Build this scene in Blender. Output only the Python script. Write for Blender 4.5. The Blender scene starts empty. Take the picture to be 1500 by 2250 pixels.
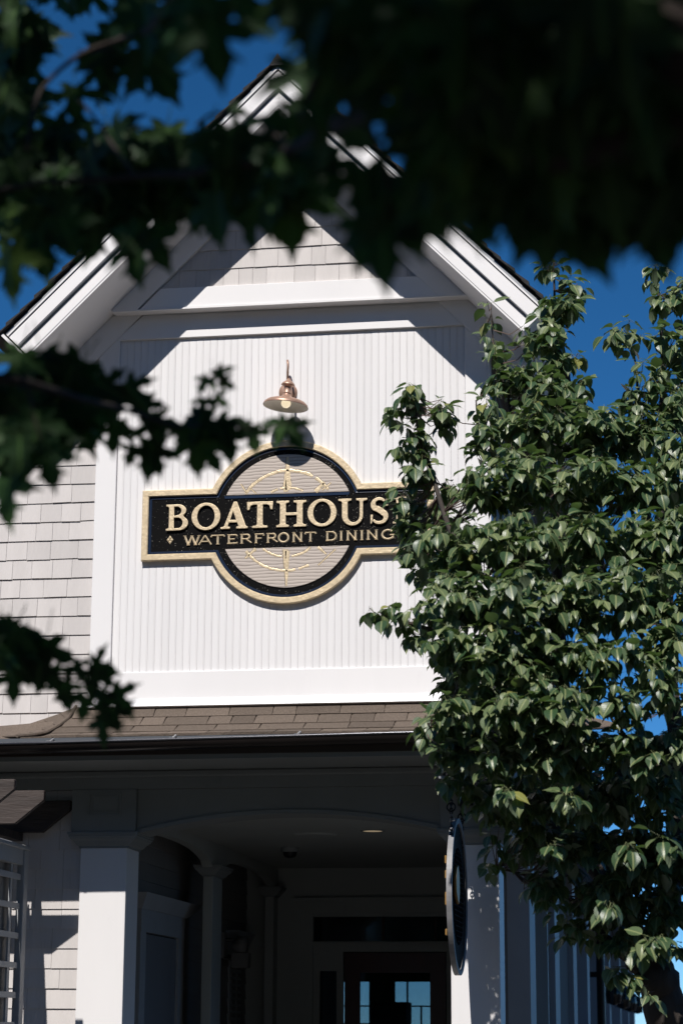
import bpy, bmesh, math, random
from mathutils import Vector, Matrix, Quaternion, noise
random.seed(7)
S = bpy.context.scene
COL = S.collection
PI = math.pi

# ------------------------------------------------------------------ camera
cam_d = bpy.data.cameras.new('camera')
cam = bpy.data.objects.new('camera', cam_d)
COL.objects.link(cam)
S.camera = cam
cam_d.sensor_fit = 'VERTICAL'
cam_d.sensor_height = 36.0
cam_d.sensor_width = 24.0
cam_d.lens = 75.945
cam_d.clip_start = 0.05
cam_d.clip_end = 3000.0
R_ = Vector((0.98771792, 0.15617393, 0.00479651))
U_ = Vector((0.03222184, -0.23363242, 0.97179095))
F_ = Vector((-0.15288903, 0.95970078, 0.23579514))
CAM = Vector((2.667556, -14.3, 1.6))
cam.matrix_world = Matrix(((R_.x, U_.x, -F_.x, CAM.x), (R_.y, U_.y, -F_.y, CAM.y), (R_.z, U_.z, -F_.z, CAM.z), (0, 0, 0, 1)))
cam_d.dof.use_dof = True
cam_d.dof.focus_distance = 14.4
cam_d.dof.aperture_fstop = 3.5

# ------------------------------------------------------------------ light
SUN_TRAVEL = Vector((0.058, 0.56, -0.65)).normalized()
EL = math.asin(-SUN_TRAVEL.z)
w = bpy.data.worlds.new('World')
S.world = w
w.use_nodes = True
nt = w.node_tree
bg = nt.nodes['Background']
sky = nt.nodes.new('ShaderNodeTexSky')
sky.sky_type = 'NISHITA'
sky.sun_disc = False
sky.sun_elevation = EL
sky.sun_rotation = math.atan2(-SUN_TRAVEL.x, -SUN_TRAVEL.y)
sky.altitude = 0
sky.air_density = 0.5
sky.dust_density = 0.0
sky.ozone_density = 10.0
hs_ = nt.nodes.new('ShaderNodeHueSaturation')
hs_.inputs['Hue'].default_value = .492
hs_.inputs['Saturation'].default_value = 1.13
hs_.inputs['Value'].default_value = 2.0
nt.links.new(sky.outputs[0], hs_.inputs['Color'])
nt.links.new(hs_.outputs[0], bg.inputs[0])
bg.inputs[1].default_value = 0.05
sun_d = bpy.data.lights.new('sun', 'SUN')
sun_d.energy = 5.0
sun_d.angle = math.radians(0.5)
sun_d.color = (1.0, 0.955, 0.905)
sun = bpy.data.objects.new('sun', sun_d)
COL.objects.link(sun)
sun.rotation_euler = SUN_TRAVEL.to_track_quat('-Z', 'Y').to_euler()
S.view_settings.view_transform = 'Standard'
S.view_settings.look = 'None'
S.view_settings.gamma = 1.0
S.view_settings.use_curve_mapping = False
S.view_settings.exposure = 0.05
S.render.engine = 'CYCLES'

# ------------------------------------------------------------------ materials
def mat(name, col, rough=0.6, metal=0.0, var=0.0, vscale=3.0, bump=0.0, bscale=40.0, rnd=0.0, spec=0.5, stretch=None, dirt=0.0):
    m = bpy.data.materials.new(name)
    m.use_nodes = True
    n = m.node_tree.nodes; l = m.node_tree.links
    b = n['Principled BSDF']
    b.inputs['Roughness'].default_value = rough
    b.inputs['Metallic'].default_value = metal
    b.inputs['Specular IOR Level'].default_value = spec
    b.inputs['Base Color'].default_value = (*col, 1)
    tc = n.new('ShaderNodeTexCoord')
    src = tc.outputs['Object']
    geo = n.new('ShaderNodeNewGeometry')
    src = geo.outputs['Position']
    if stretch:
        mp = n.new('ShaderNodeMapping'); mp.inputs['Scale'].default_value = stretch
        l.new(src, mp.inputs[0]); src = mp.outputs[0]
    last = None
    if var or rnd or dirt:
        mx = n.new('ShaderNodeMix'); mx.data_type = 'RGBA'; mx.blend_type = 'MULTIPLY'
        mx.inputs[0].default_value = 1.0
        mx.inputs[6].default_value = (*col, 1)
        cr = n.new('ShaderNodeMapRange')
        if var:
            no = n.new('ShaderNodeTexNoise'); no.inputs['Scale'].default_value = vscale; no.inputs['Detail'].default_value = 6
            l.new(src, no.inputs['Vector'])
            l.new(no.outputs[0], cr.inputs[0])
            cr.inputs[1].default_value = 0.3; cr.inputs[2].default_value = 0.7
            cr.inputs[3].default_value = 1 - var; cr.inputs[4].default_value = 1.0
            val = cr.outputs[0]
        else:
            v = n.new('ShaderNodeValue'); v.outputs[0].default_value = 1.0; val = v.outputs[0]
        if rnd:
            oi = n.new('ShaderNodeObjectInfo')
            r2 = n.new('ShaderNodeMapRange'); r2.inputs[3].default_value = 1 - rnd; r2.inputs[4].default_value = 1.0
            l.new(oi.outputs['Random'], r2.inputs[0])
            mm = n.new('ShaderNodeMath'); mm.operation = 'MULTIPLY'
            l.new(val, mm.inputs[0]); l.new(r2.outputs[0], mm.inputs[1]); val = mm.outputs[0]
        if dirt:
            n2 = n.new('ShaderNodeTexNoise'); n2.inputs['Scale'].default_value = 9.0; n2.inputs['Detail'].default_value = 8; n2.inputs['Roughness'].default_value = .75
            mp2 = n.new('ShaderNodeMapping'); mp2.inputs['Scale'].default_value = (1, 1, .35)
            l.new(geo.outputs['Position'], mp2.inputs[0]); l.new(mp2.outputs[0], n2.inputs['Vector'])
            r3 = n.new('ShaderNodeMapRange'); r3.inputs[1].default_value = .60; r3.inputs[2].default_value = .78
            r3.inputs[3].default_value = 1.0; r3.inputs[4].default_value = 1 - dirt
            l.new(n2.outputs[0], r3.inputs[0])
            mm = n.new('ShaderNodeMath'); mm.operation = 'MULTIPLY'
            l.new(val, mm.inputs[0]); l.new(r3.outputs[0], mm.inputs[1]); val = mm.outputs[0]
        l.new(val, mx.inputs[7])
        l.new(mx.outputs[2], b.inputs['Base Color'])
    if bump:
        nb = n.new('ShaderNodeTexNoise'); nb.inputs['Scale'].default_value = bscale; nb.inputs['Detail'].default_value = 4
        l.new(src, nb.inputs['Vector'])
        bp = n.new('ShaderNodeBump'); bp.inputs['Strength'].default_value = bump; bp.inputs['Distance'].default_value = 0.01
        l.new(nb.outputs[0], bp.inputs['Height']); l.new(bp.outputs[0], b.inputs['Normal'])
    return m

M = {}
M['white'] = mat('white_paint', (0.80, 0.785, 0.785), .5, var=.05, vscale=2.2, bump=.06, bscale=30, dirt=.05, stretch=(1, 1, .3))
M['white_board'] = mat('white_paint_boards', (0.80, 0.785, 0.785), .5, var=.06, vscale=3, bump=.08, bscale=25, rnd=.045, dirt=.07, stretch=(1, 1, .25))
M['porch_paint_shaded'] = mat('porch_paint_shaded', (0.235, 0.245, 0.235), .6, var=.12, vscale=2.5, bump=.06, bscale=25, dirt=.3)  # grey darkened so the parts under the eave read as deep shade
M['inner_paint_lifted'] = mat('porch_inner_paint_lifted', (0.38, 0.39, 0.36), .55, var=.10, vscale=2.5, bump=.06, bscale=25, dirt=.15)  # same porch paint, lightened to make up for light lost further in
M['shingle'] = mat('painted_shingle', (0.635, 0.598, 0.58), .75, var=.10, vscale=7, bump=.45, bscale=60, rnd=.13, stretch=(1, 1, .12))
M['wallcore'] = mat('wall_core', (0.10, 0.10, 0.10), .9)
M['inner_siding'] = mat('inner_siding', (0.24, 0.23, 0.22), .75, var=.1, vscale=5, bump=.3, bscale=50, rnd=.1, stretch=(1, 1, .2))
M['asphalt'] = mat('asphalt_shingle', (0.24, 0.19, 0.153), .92, var=.55, vscale=150, bump=.9, bscale=260, rnd=.35, spec=.2)
M['roofdark'] = mat('dark_roof_shingle', (0.035, 0.032, 0.032), .9, var=.4, vscale=60, bump=.5, bscale=120)
M['gutter'] = mat('dark_bronze_gutter', (0.028, 0.022, 0.020), .28, metal=.55, var=.3, vscale=5)
M['lip'] = mat('gutter_lip', (0.10, 0.10, 0.11), .22, metal=.8)
M['fasciabrown'] = mat('brown_fascia', (0.045, 0.032, 0.024), .55)
M['slate'] = mat('drip_metal', (0.09, 0.10, 0.115), .5, metal=.2)
M['strap'] = mat('gutter_hanger', (0.35, 0.36, 0.38), .4, metal=.7)
M['flash'] = mat('white_flashing', (0.82, 0.82, 0.83), .35, bump=.25, bscale=5)
M['metalgrey'] = mat('drip_edge', (0.30, 0.31, 0.32), .4, metal=.5)
M['gold'] = mat('gold_leaf', (0.78, 0.625, 0.41), .42, metal=.2, var=.25, vscale=26, bump=.35, bscale=60)
M['tan'] = None
M['copper'] = mat('copper_paint', (0.46, 0.29, 0.215), .42, metal=.45, var=.12, vscale=14)
M['cream'] = mat('shade_inside', (0.80, 0.76, 0.70), .5)
M['brown'] = mat('weathered_wood', (0.062, 0.046, 0.040), .7, var=.5, vscale=16, bump=.5, bscale=50, stretch=(.15, 1, 1))
M['trellis'] = mat('trellis_paint', (0.36, 0.375, 0.39), .55, var=.08, vscale=6)
M['doorred'] = mat('mahogany_door', (0.075, 0.012, 0.008), .3, var=.3, vscale=6, stretch=(1, 1, .1))
M['doorgrey'] = mat('painted_service_door', (0.20, 0.21, 0.225), .45, var=.05, vscale=3)
M['dark'] = mat('dark_metal', (0.012, 0.012, 0.013), .4, metal=.4)
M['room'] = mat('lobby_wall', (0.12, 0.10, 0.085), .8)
M['bark'] = mat('grey_bark', (0.065, 0.052, 0.044), .9, var=.5, vscale=14, bump=1.0, bscale=30, stretch=(1, 1, .3))
M['maplebark'] = mat('maple_bark', (0.035, 0.024, 0.018), .9, var=.5, vscale=10, bump=1.0, bscale=22, stretch=(1, 1, .3))
M['twig'] = mat('twig_bark', (0.11, 0.07, 0.055), .7)
M['ground'] = mat('asphalt_ground', (0.030, 0.030, 0.031), .9, var=.25, vscale=2, bump=.4, bscale=90)
M['walk'] = mat('concrete_walk', (0.07, 0.068, 0.065), .85, var=.15, vscale=2, bump=.3, bscale=60)
M['signblue'] = mat('sign_edge_paint', (0.26, 0.26, 0.27), .5, var=.4, vscale=12)
M['matteblack'] = mat('matte_black_relief', (0.012, 0.011, 0.011), .85, spec=.1)
M['brass'] = mat('brass_carving', (0.50, 0.28, 0.08), .4, metal=.4, var=.25, vscale=20)

def emis(name, col, s, base=(.8, .8, .8)):
    m = bpy.data.materials.new(name); m.use_nodes = True
    b = m.node_tree.nodes['Principled BSDF']
    b.inputs['Base Color'].default_value = (*base, 1)
    b.inputs['Emission Color'].default_value = (*col, 1); b.inputs['Emission Strength'].default_value = s
    return m
M['bulb'] = emis('glowing_bulb', (1, .82, .55), .75, (.8, .76, .66))
M['downlight'] = emis('recessed_bulb', (1, .78, .5), .22, (.3, .28, .2))

def black_smalt():
    m = bpy.data.materials.new('black_sparkle'); m.use_nodes = True
    n = m.node_tree.nodes; l = m.node_tree.links; b = n['Principled BSDF']
    geo = n.new('ShaderNodeNewGeometry')
    vo = n.new('ShaderNodeTexVoronoi'); vo.inputs['Scale'].default_value = 230
    l.new(geo.outputs['Position'], vo.inputs['Vector'])
    sp = n.new('ShaderNodeSeparateColor'); l.new(vo.outputs['Color'], sp.inputs[0])
    mr = n.new('ShaderNodeMapRange'); mr.inputs[1].default_value = .965; mr.inputs[2].default_value = 1.0
    l.new(sp.outputs[0], mr.inputs[0])
    dr = n.new('ShaderNodeMapRange'); dr.inputs[1].default_value = .42; dr.inputs[2].default_value = .25
    l.new(vo.outputs['Distance'], dr.inputs[0])
    mu = n.new('ShaderNodeMath'); mu.operation = 'MULTIPLY'; l.new(mr.outputs[0], mu.inputs[0]); l.new(dr.outputs[0], mu.inputs[1])
    mx = n.new('ShaderNodeMix'); mx.data_type = 'RGBA'
    mx.inputs[6].default_value = (.006, .0058, .006, 1); mx.inputs[7].default_value = (.8, .75, .65, 1)
    l.new(mu.outputs[0], mx.inputs[0]); l.new(mx.outputs[2], b.inputs['Base Color'])
    b.inputs['Roughness'].default_value = .6
    b.inputs['Specular IOR Level'].default_value = .04
    bp = n.new('ShaderNodeBump'); bp.inputs['Strength'].default_value = .25; bp.inputs['Distance'].default_value = .003
    l.new(vo.outputs['Distance'], bp.inputs['Height']); l.new(bp.outputs[0], b.inputs['Normal'])
    return m
M['smalt'] = black_smalt()
M['blackgloss_sky_tint'] = mat('black_enamel_sky_tint', (.018, .030, .060), .16, spec=.8)  # blue of the reflected sky mixed into the black

def carved_wood():
    m = bpy.data.materials.new('carved_tan_wood'); m.use_nodes = True
    n = m.node_tree.nodes; l = m.node_tree.links; b = n['Principled BSDF']
    geo = n.new('ShaderNodeNewGeometry')
    mp = n.new('ShaderNodeMapping'); mp.inputs['Scale'].default_value = (1.6, 1, 5.5)
    l.new(geo.outputs['Position'], mp.inputs[0])
    wv = n.new('ShaderNodeTexWave'); wv.wave_type = 'BANDS'; wv.bands_direction = 'Z'
    wv.inputs['Scale'].default_value = 2.5; wv.inputs['Distortion'].default_value = 4.5; wv.inputs['Detail'].default_value = 2; wv.inputs['Detail Scale'].default_value = 1.3
    l.new(mp.outputs[0], wv.inputs['Vector'])
    cr = n.new('ShaderNodeValToRGB')
    cr.color_ramp.elements[0].position = .02; cr.color_ramp.elements[0].color = (.27, .225, .195, 1)
    cr.color_ramp.elements[1].position = .20; cr.color_ramp.elements[1].color = (.50, .435, .385, 1)
    l.new(wv.outputs['Fac'], cr.inputs[0]); l.new(cr.outputs[0], b.inputs['Base Color'])
    b.inputs['Roughness'].default_value = .7
    bp = n.new('ShaderNodeBump'); bp.inputs['Strength'].default_value = .3; bp.inputs['Distance'].default_value = .003
    l.new(wv.outputs['Fac'], bp.inputs['Height']); l.new(bp.outputs[0], b.inputs['Normal'])
    return m
M['tan'] = carved_wood()

def glass_mat(name, tint, rough=.02, refl=.12):
    m = bpy.data.materials.new(name); m.use_nodes = True
    n = m.node_tree.nodes; l = m.node_tree.links
    n.remove(n['Principled BSDF'])
    t = n.new('ShaderNodeBsdfTransparent'); t.inputs[0].default_value = (*tint, 1)
    g = n.new('ShaderNodeBsdfGlossy'); g.inputs['Roughness'].default_value = rough
    fr = n.new('ShaderNodeFresnel'); fr.inputs[0].default_value = 1.5
    mx = n.new('ShaderNodeMixShader'); l.new(fr.outputs[0], mx.inputs[0]); l.new(t.outputs[0], mx.inputs[1]); l.new(g.outputs[0], mx.inputs[2])
    l.new(mx.outputs[0], n['Material Output'].inputs[0])
    return m
M['glass'] = glass_mat('window_glass', (.62, .68, .70))
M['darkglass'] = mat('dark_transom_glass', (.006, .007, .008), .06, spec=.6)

def leaf_mat(name, c1, c2, rough, trans, under):
    m = bpy.data.materials.new(name); m.use_nodes = True
    n = m.node_tree.nodes; l = m.node_tree.links; b = n['Principled BSDF']
    uv = n.new('ShaderNodeUVMap'); uv.uv_map = 'UVMap'
    sx = n.new('ShaderNodeSeparateXYZ'); l.new(uv.outputs[0], sx.inputs[0])
    at = n.new('ShaderNodeAttribute'); at.attribute_name = 'tone'; at.attribute_type = 'GEOMETRY'
    oi = n.new('ShaderNodeObjectInfo')
    geo = n.new('ShaderNodeNewGeometry')
    no = n.new('ShaderNodeTexNoise'); no.inputs['Scale'].default_value = 7.0
    l.new(geo.outputs['Position'], no.inputs['Vector'])
    ad = n.new('ShaderNodeMath'); ad.operation = 'ADD'; l.new(at.outputs['Fac'], ad.inputs[0]); l.new(oi.outputs['Random'], ad.inputs[1])
    fr = n.new('ShaderNodeMath'); fr.operation = 'FRACT'; l.new(ad.outputs[0], fr.inputs[0])
    mx = n.new('ShaderNodeMix'); mx.data_type = 'RGBA'
    mx.inputs[6].default_value = (*c1, 1); mx.inputs[7].default_value = (*c2, 1)
    pw = n.new('ShaderNodeMath'); pw.operation = 'POWER'; pw.inputs[1].default_value = 2.2; l.new(fr.outputs[0], pw.inputs[0])
    l.new(pw.outputs[0], mx.inputs[0])
    gt = n.new('ShaderNodeMath'); gt.operation = 'GREATER_THAN'; gt.inputs[1].default_value = .988; l.new(fr.outputs[0], gt.inputs[0])
    my = n.new('ShaderNodeMix'); my.data_type = 'RGBA'; l.new(gt.outputs[0], my.inputs[0]); l.new(mx.outputs[2], my.inputs[6]); my.inputs[7].default_value = (c2[0]*1.5, c2[1]*1.2, c2[2]*.7, 1); mx = my
    # midrib and side veins
    ab = n.new('ShaderNodeMath'); ab.operation = 'ABSOLUTE'; l.new(sx.outputs[0], ab.inputs[0])
    rb = n.new('ShaderNodeMapRange'); rb.inputs[1].default_value = .02; rb.inputs[2].default_value = .06; rb.inputs[3].default_value = 1; rb.inputs[4].default_value = 0
    l.new(ab.outputs[0], rb.inputs[0])
    su = n.new('ShaderNodeMath'); su.operation = 'MULTIPLY_ADD'; su.inputs[1].default_value = -.8; l.new(ab.outputs[0], su.inputs[0]); l.new(sx.outputs[1], su.inputs[2])
    fr2 = n.new('ShaderNodeMath'); fr2.operation = 'PINGPONG'; fr2.inputs[1].default_value = .06; l.new(su.outputs[0], fr2.inputs[0])
    vb = n.new('ShaderNodeMapRange'); vb.inputs[1].default_value = 0; vb.inputs[2].default_value = .012; vb.inputs[3].default_value = .45; vb.inputs[4].default_value = 0
    l.new(fr2.outputs[0], vb.inputs[0])
    mxv = n.new('ShaderNodeMath'); mxv.operation = 'MAXIMUM'; l.new(rb.outputs[0], mxv.inputs[0]); l.new(vb.outputs[0], mxv.inputs[1])
    m2 = n.new('ShaderNodeMix'); m2.data_type = 'RGBA'; l.new(mx.outputs[2], m2.inputs[6]); m2.inputs[7].default_value = (c2[0]*2.2, c2[1]*1.9, c2[2]*1.9, 1)
    sc = n.new('ShaderNodeMath'); sc.operation = 'MULTIPLY'; sc.inputs[1].default_value = .6; l.new(mxv.outputs[0], sc.inputs[0]); l.new(sc.outputs[0], m2.inputs[0])
    m3 = n.new('ShaderNodeMix'); m3.data_type = 'RGBA'; l.new(geo.outputs['Backfacing'], m3.inputs[0]); l.new(m2.outputs[2], m3.inputs[6]); m3.inputs[7].default_value = (*under, 1)
    l.new(m3.outputs[2], b.inputs['Base Color'])
    b.inputs['Roughness'].default_value = rough
    b.inputs['Specular IOR Level'].default_value = .5 if trans < .15 else .22
    bp = n.new('ShaderNodeBump'); bp.inputs['Strength'].default_value = .35; bp.inputs['Distance'].default_value = .002
    l.new(mxv.outputs[0], bp.inputs['Height']); l.new(bp.outputs[0], b.inputs['Normal'])
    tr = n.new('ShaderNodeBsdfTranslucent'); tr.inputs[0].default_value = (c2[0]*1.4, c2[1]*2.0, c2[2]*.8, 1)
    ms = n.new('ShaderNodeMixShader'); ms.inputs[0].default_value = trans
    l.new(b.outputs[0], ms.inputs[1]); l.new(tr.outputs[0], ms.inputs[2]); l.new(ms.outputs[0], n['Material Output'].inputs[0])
    return m
M['pearleaf'] = leaf_mat('pear_leaf', (.028, .066, .027), (.150, .188, .085), .38, .14, (.13, .17, .11))
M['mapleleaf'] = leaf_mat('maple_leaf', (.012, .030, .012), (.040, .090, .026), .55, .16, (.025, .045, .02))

# ------------------------------------------------------------------ helpers
def link(name, me, m=None, parent=None, **props):
    o = bpy.data.objects.new(name, me)
    COL.objects.link(o)
    if m is not None and me is not None and not me.materials:
        me.materials.append(m)
    if parent is not None: o.parent = parent
    for k, v in props.items(): o[k] = v
    return o

def mesh(verts, faces, smooth=False, name='mesh'):
    me = bpy.data.meshes.new(name)
    me.from_pydata([tuple(v) for v in verts], [], faces)
    me.update()
    if smooth:
        me.polygons.foreach_set('use_smooth', [True]*len(me.polygons))
    return me

class B:
    def __init__(s): s.v = []; s.f = []
    def add(s, v, f):
        k = len(s.v); s.v += [tuple(p) for p in v]; s.f += [tuple(i+k for i in q) for q in f]; return s
    def box(s, x0, x1, y0, y1, z0, z1):
        return s.add([(x0,y0,z0),(x1,y0,z0),(x1,y1,z0),(x0,y1,z0),(x0,y0,z1),(x1,y0,z1),(x1,y1,z1),(x0,y1,z1)],
              [(0,3,2,1),(4,5,6,7),(0,1,5,4),(1,2,6,5),(2,3,7,6),(3,0,4,7)])
    def bbox(s, x0, x1, y0, y1, z0, z1, b=.004):
        """box with a bevelled front (-Y) face rim"""
        v = [(x0,y1,z0),(x1,y1,z0),(x1,y1,z1),(x0,y1,z1),(x0,y0+b,z0),(x1,y0+b,z0),(x1,y0+b,z1),(x0,y0+b,z1),
             (x0+b,y0,z0+b),(x1-b,y0,z0+b),(x1-b,y0,z1-b),(x0+b,y0,z1-b)]
        f = [(0,3,2,1)[::-1][::-1],(8,9,10,11),(4,5,9,8),(5,6,10,9),(6,7,11,10),(7,4,8,11),(0,1,5,4),(1,2,6,5),(2,3,7,6),(3,0,4,7)]
        return s.add(v, f)
    def prism(s, pts, y0, y1, axis='y'):
        """polygon pts (a,b) extruded; axis y: (x,z); axis x: (y,z); axis z: (x,y)"""
        n = len(pts)
        if axis == 'y': a = [(p[0],y0,p[1]) for p in pts]; c = [(p[0],y1,p[1]) for p in pts]
        elif axis == 'x': a = [(y0,p[0],p[1]) for p in pts]; c = [(y1,p[0],p[1]) for p in pts]
        else: a = [(p[0],p[1],y0) for p in pts]; c = [(p[0],p[1],y1) for p in pts]
        return s.add(a+c, [tuple(range(n)), tuple(range(2*n-1,n-1,-1))]+[(i,i+n,(i+1)%n+n,(i+1)%n) for i in range(n)])
    def lathe(s, prof, c=(0,0,0), n=24, axis='z', cap=False):
        vs = []
        for (r, h) in prof:
            for k in range(n):
                a = 2*PI*k/n; u, v = r*math.cos(a), r*math.sin(a)
                if axis == 'z': p = (u, v, h)
                elif axis == 'y': p = (u, h, v)
                else: p = (h, u, v)
                vs.append((c[0]+p[0], c[1]+p[1], c[2]+p[2]))
        fs = [(i*n+k, i*n+(k+1)%n, (i+1)*n+(k+1)%n, (i+1)*n+k) for i in range(len(prof)-1) for k in range(n)]
        if cap: fs += [tuple(range(n)), tuple((len(prof)-1)*n+k for k in range(n))]
        return s.add(vs, fs)
    def tube(s, pts, rad, n=8, cap=True):
        pts = [Vector(p) for p in pts]
        if not hasattr(rad, '__len__'): rad = [rad]*len(pts)
        vs = []; up = None
        for i, p in enumerate(pts):
            t = (pts[min(i+1,len(pts)-1)]-pts[max(i-1,0)])
            if t.length < 1e-9: t = Vector((0,0,1))
            t.normalize()
            if up is None:
                up = t.orthogonal().normalized()
            up = (up - t*up.dot(t))
            if up.length < 1e-6: up = t.orthogonal()
            up.normalize(); sd = t.cross(up)
            for k in range(n):
                a = 2*PI*k/n
                vs.append(p+(up*math.cos(a)+sd*math.sin(a))*rad[i])
        m_ = len(pts)
        fs = [(i*n+k, i*n+(k+1)%n, (i+1)*n+(k+1)%n, (i+1)*n+k) for i in range(m_-1) for k in range(n)]
        if cap: fs += [tuple(range(n))[::-1], tuple((m_-1)*n+k for k in range(n))]
        return s.add(vs, fs)
    def mesh(s, smooth=False, fix=True):
        me = mesh(s.v, s.f, smooth)
        if fix:
            bm = bmesh.new(); bm.from_mesh(me); bmesh.ops.recalc_face_normals(bm, faces=bm.faces); bm.to_mesh(me); bm.free()
            if smooth: me.polygons.foreach_set('use_smooth', [True]*len(me.polygons))
        return me
    def obj(s, name, m, parent=None, smooth=False, angle=None, **props):
        me = s.mesh(smooth)
        o = link(name, me, m, parent, **props)
        return o

def thing(name, label, cat, loc=(0,0,0), group=None):
    o = bpy.data.objects.new(name, None); COL.objects.link(o)
    o.location = loc; o['label'] = label; o['category'] = cat
    if group: o['group'] = group
    o.empty_display_size = .1
    return o
def tag(o, label, cat, group=None):
    o['label'] = label; o['category'] = cat
    if group: o['group'] = group
    return o
def edge(o, w=.004, seg=2):
    md = o.modifiers.new('edge', 'BEVEL'); md.width = w; md.segments = seg; md.limit_method = 'ANGLE'; md.angle_limit = math.radians(40)
    return o

# ------------------------------------------------------------------ ground
b = B(); b.box(-600, 600, -600, 900, -.5, 0); b.obj('ground', M['ground'], kind='structure')
b = B(); b.box(-3.2, 3.2, -12, 5.5, .0, .03); b.obj('concrete_path', M['walk'], kind='structure')

# ------------------------------------------------------------------ boathouse
XC = .02; K = 1.02
KS = {-1: 1.000, 1: 1.027}; ES = {-1: 1.745, 1: 1.672}
house = thing('boathouse', 'white gabled boathouse with beige shingles, beadboard front and a shaded porch below', 'building')
def strip_xz(zt, zb, side, x_from=0.0, cutz=None):
    """polygon of a sloping rake strip between offset lines zt (upper) and zb (lower)"""
    K = KS[side]
    def xe(z0): return ES[side]+(z0-7.91)*K/(1+K*K)
    p = [(x_from, zt-K*x_from), (xe(zt), zt-K*xe(zt)), (xe(zb), zb-K*xe(zb)), (x_from, zb-K*x_from)]
    return [(XC+side*x, z) for x, z in p]
def poly(name, pts, y0, y1, m, parent=house, bev=.003):
    o = B().prism(pts, y0, y1).obj(name, m, parent)
    if bev: edge(o, bev, 1)
    return o
for sd in (-1, 1):
    poly('rake_board', strip_xz(8.187, 8.171, sd), -.600, -.05, M['white'], bev=0)
    poly('rake_board', strip_xz(8.163, 8.036, sd), -.590, -.05, M['white'])
    poly('rake_board', strip_xz(8.1705, 8.1635, sd), -.575, -.05, M['metalgrey'], bev=0)
    poly('rake_board', strip_xz(8.0355, 8.0155, sd), -.545, -.05, M['metalgrey'], bev=0)
    poly('rake_board', strip_xz(8.015, 7.912, sd), -.560, -.05, M['white'])
    poly('soffit', strip_xz(7.911, 7.895, sd), -.556, 8.0, M['white'], bev=0)
    poly('drip_edge', strip_xz(8.212, 8.188, sd), -.592, -.5, M['metalgrey'], bev=0)
    poly('roof', strip_xz(8.232, 8.19, sd), -.585, 8.0, M['roofdark'], bev=0)
    # roofing courses: stepped edge seen along the rake
    K = KS[sd]; E_ = ES[sd]
    sl = math.hypot(1, K)
    n = 20
    for i in range(n):
        x0 = i*(E_+.19)/n; x1 = (i+1)*(E_+.19)/n+.05
        t = .018+random.uniform(0, .01)
        za = 8.235; q = [(x0, za-K*x0+.002), (x1, za-K*x1+.016), (x1, za-K*x1+.016+t), (x0, za-K*x0+.006)]
        q = [(XC+sd*x, z) for x, z in q]
        B().prism(q, -.615-random.uniform(0, .012), 8.0).obj('shingle_course', M['roofdark'], house)
    # eave board closing the slope end (square cut)
    ex, ez = E_, 7.895-K*E_
    nx, nz = K/math.hypot(1, K), 1/math.hypot(1, K)
    q = [(ex-.002, ez), (ex+nx*.235, ez+nz*.235), (ex+nx*.235+.014, ez+nz*.235-.014), (ex+.012, ez-.014)]
    poly('eave_board', [(XC+sd*x, z) for x, z in q], -.603, 8.0, M['white'], bev=0)
    # frieze along the rake, below and above the water table
    zt, zb = 7.894, 7.680
    q = [((zt-6.606)/K, 6.606), (E_, zt-K*E_), (E_, zb-K*E_), ((zb-6.606)/K, 6.606)]
    poly('rake_frieze', [(XC+sd*x, z) for x, z in q], -.034, 0, M['white'])
    zb = 7.70
    q = [(0, zt), ((zt-6.612)/K, 6.612), ((zb-6.612)/K, 6.612), (0, zb)]
    poly('rake_frieze', [(XC+sd*x, z) for x, z in q], -.124, -.0, M['white'])
K = 1.02
# ridge cap
B().prism([(XC-.06, 8.19), (XC, 8.279), (XC+.06, 8.19)], -.62, 8.0).obj('ridge_cap', M['roofdark'], house)
# core of the main body
b = B(); b.prism([(-1.34, 3.6), (1.40, 3.6), (1.40, 6.48), (XC, 7.86), (-1.34, 6.5)], .03, 8.0)
b.obj('wall', M['wallcore'], house)
b = B(); b.prism([(-3.6, 3.4), (-1.345, 3.4), (-1.345, 6.45), (-1.62, 6.20), (-1.62, 5.80), (-3.6, 5.80)], .02, 6.0)
b.obj('wall', M['wallcore'], house)
# side wall of the main body, clapboards behind the pear tree
sw = link('side_wall', B().box(1.395, 1.402, .0, 8.0, 3.3, 6.45).mesh(), M['inner_siding'], house)
for i in range(22):
    z = 3.3+i*.14
    B().add([(1.402,.0,z),(1.402,8,z),(1.418,8,z),(1.418,.0,z),(1.402,.0,z+.15),(1.402,8,z+.15),(1.406,8,z+.15),(1.406,.0,z+.15)],
        [(0,1,2,3),(3,2,6,7),(0,3,7,4),(1,5,6,2),(4,7,6,5)]).obj('clapboard', M['inner_siding'], sw)
# low roof over the left wing (behind the maple leaves)
B().prism([(.04, 5.80), (6, 7.4), (6, 7.3), (.04, 5.72)], -3.7, -1.66, axis='x').obj('wing_roof', M['roofdark'], house)

# ---- beadboard panel
bd = link('beadboard_panel', B().box(-1.215, 1.262, .006, .03, 3.9, 6.5).mesh(), M['white_board'], house)
X0, X1, NB = -1.209, 1.251, 49
pitch = (X1-X0)/NB
def bead_board():
    g = .0014; wd = pitch-.0004; bw = .0065
    prof = [(0, .0030), (.0010, 0), (wd-bw-g*2, 0), (wd-bw-g, .0022), (wd-bw, .0002), (wd-bw*.5, -.0004), (wd-g*.6, .0002), (wd, .0026)]
    bb = B(); n = len(prof)
    z0, z1 = 4.02, 6.425
    v = [(x, y, z0) for x, y in prof]+[(x, y, z1) for x, y in prof]+[(wd, .006, z0), (0, .006, z0), (wd, .006, z1), (0, .006, z1)]
    f = [(i, i+1, n+i+1, n+i) for i in range(n-1)]+[(n-1, 2*n, 2*n+2, 2*n-1), (0, n, 2*n+3, 2*n+1)]
    bb.add(v, f); return bb.mesh()
bm_ = bead_board(); bm_.materials.append(M['white_board'])
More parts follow.
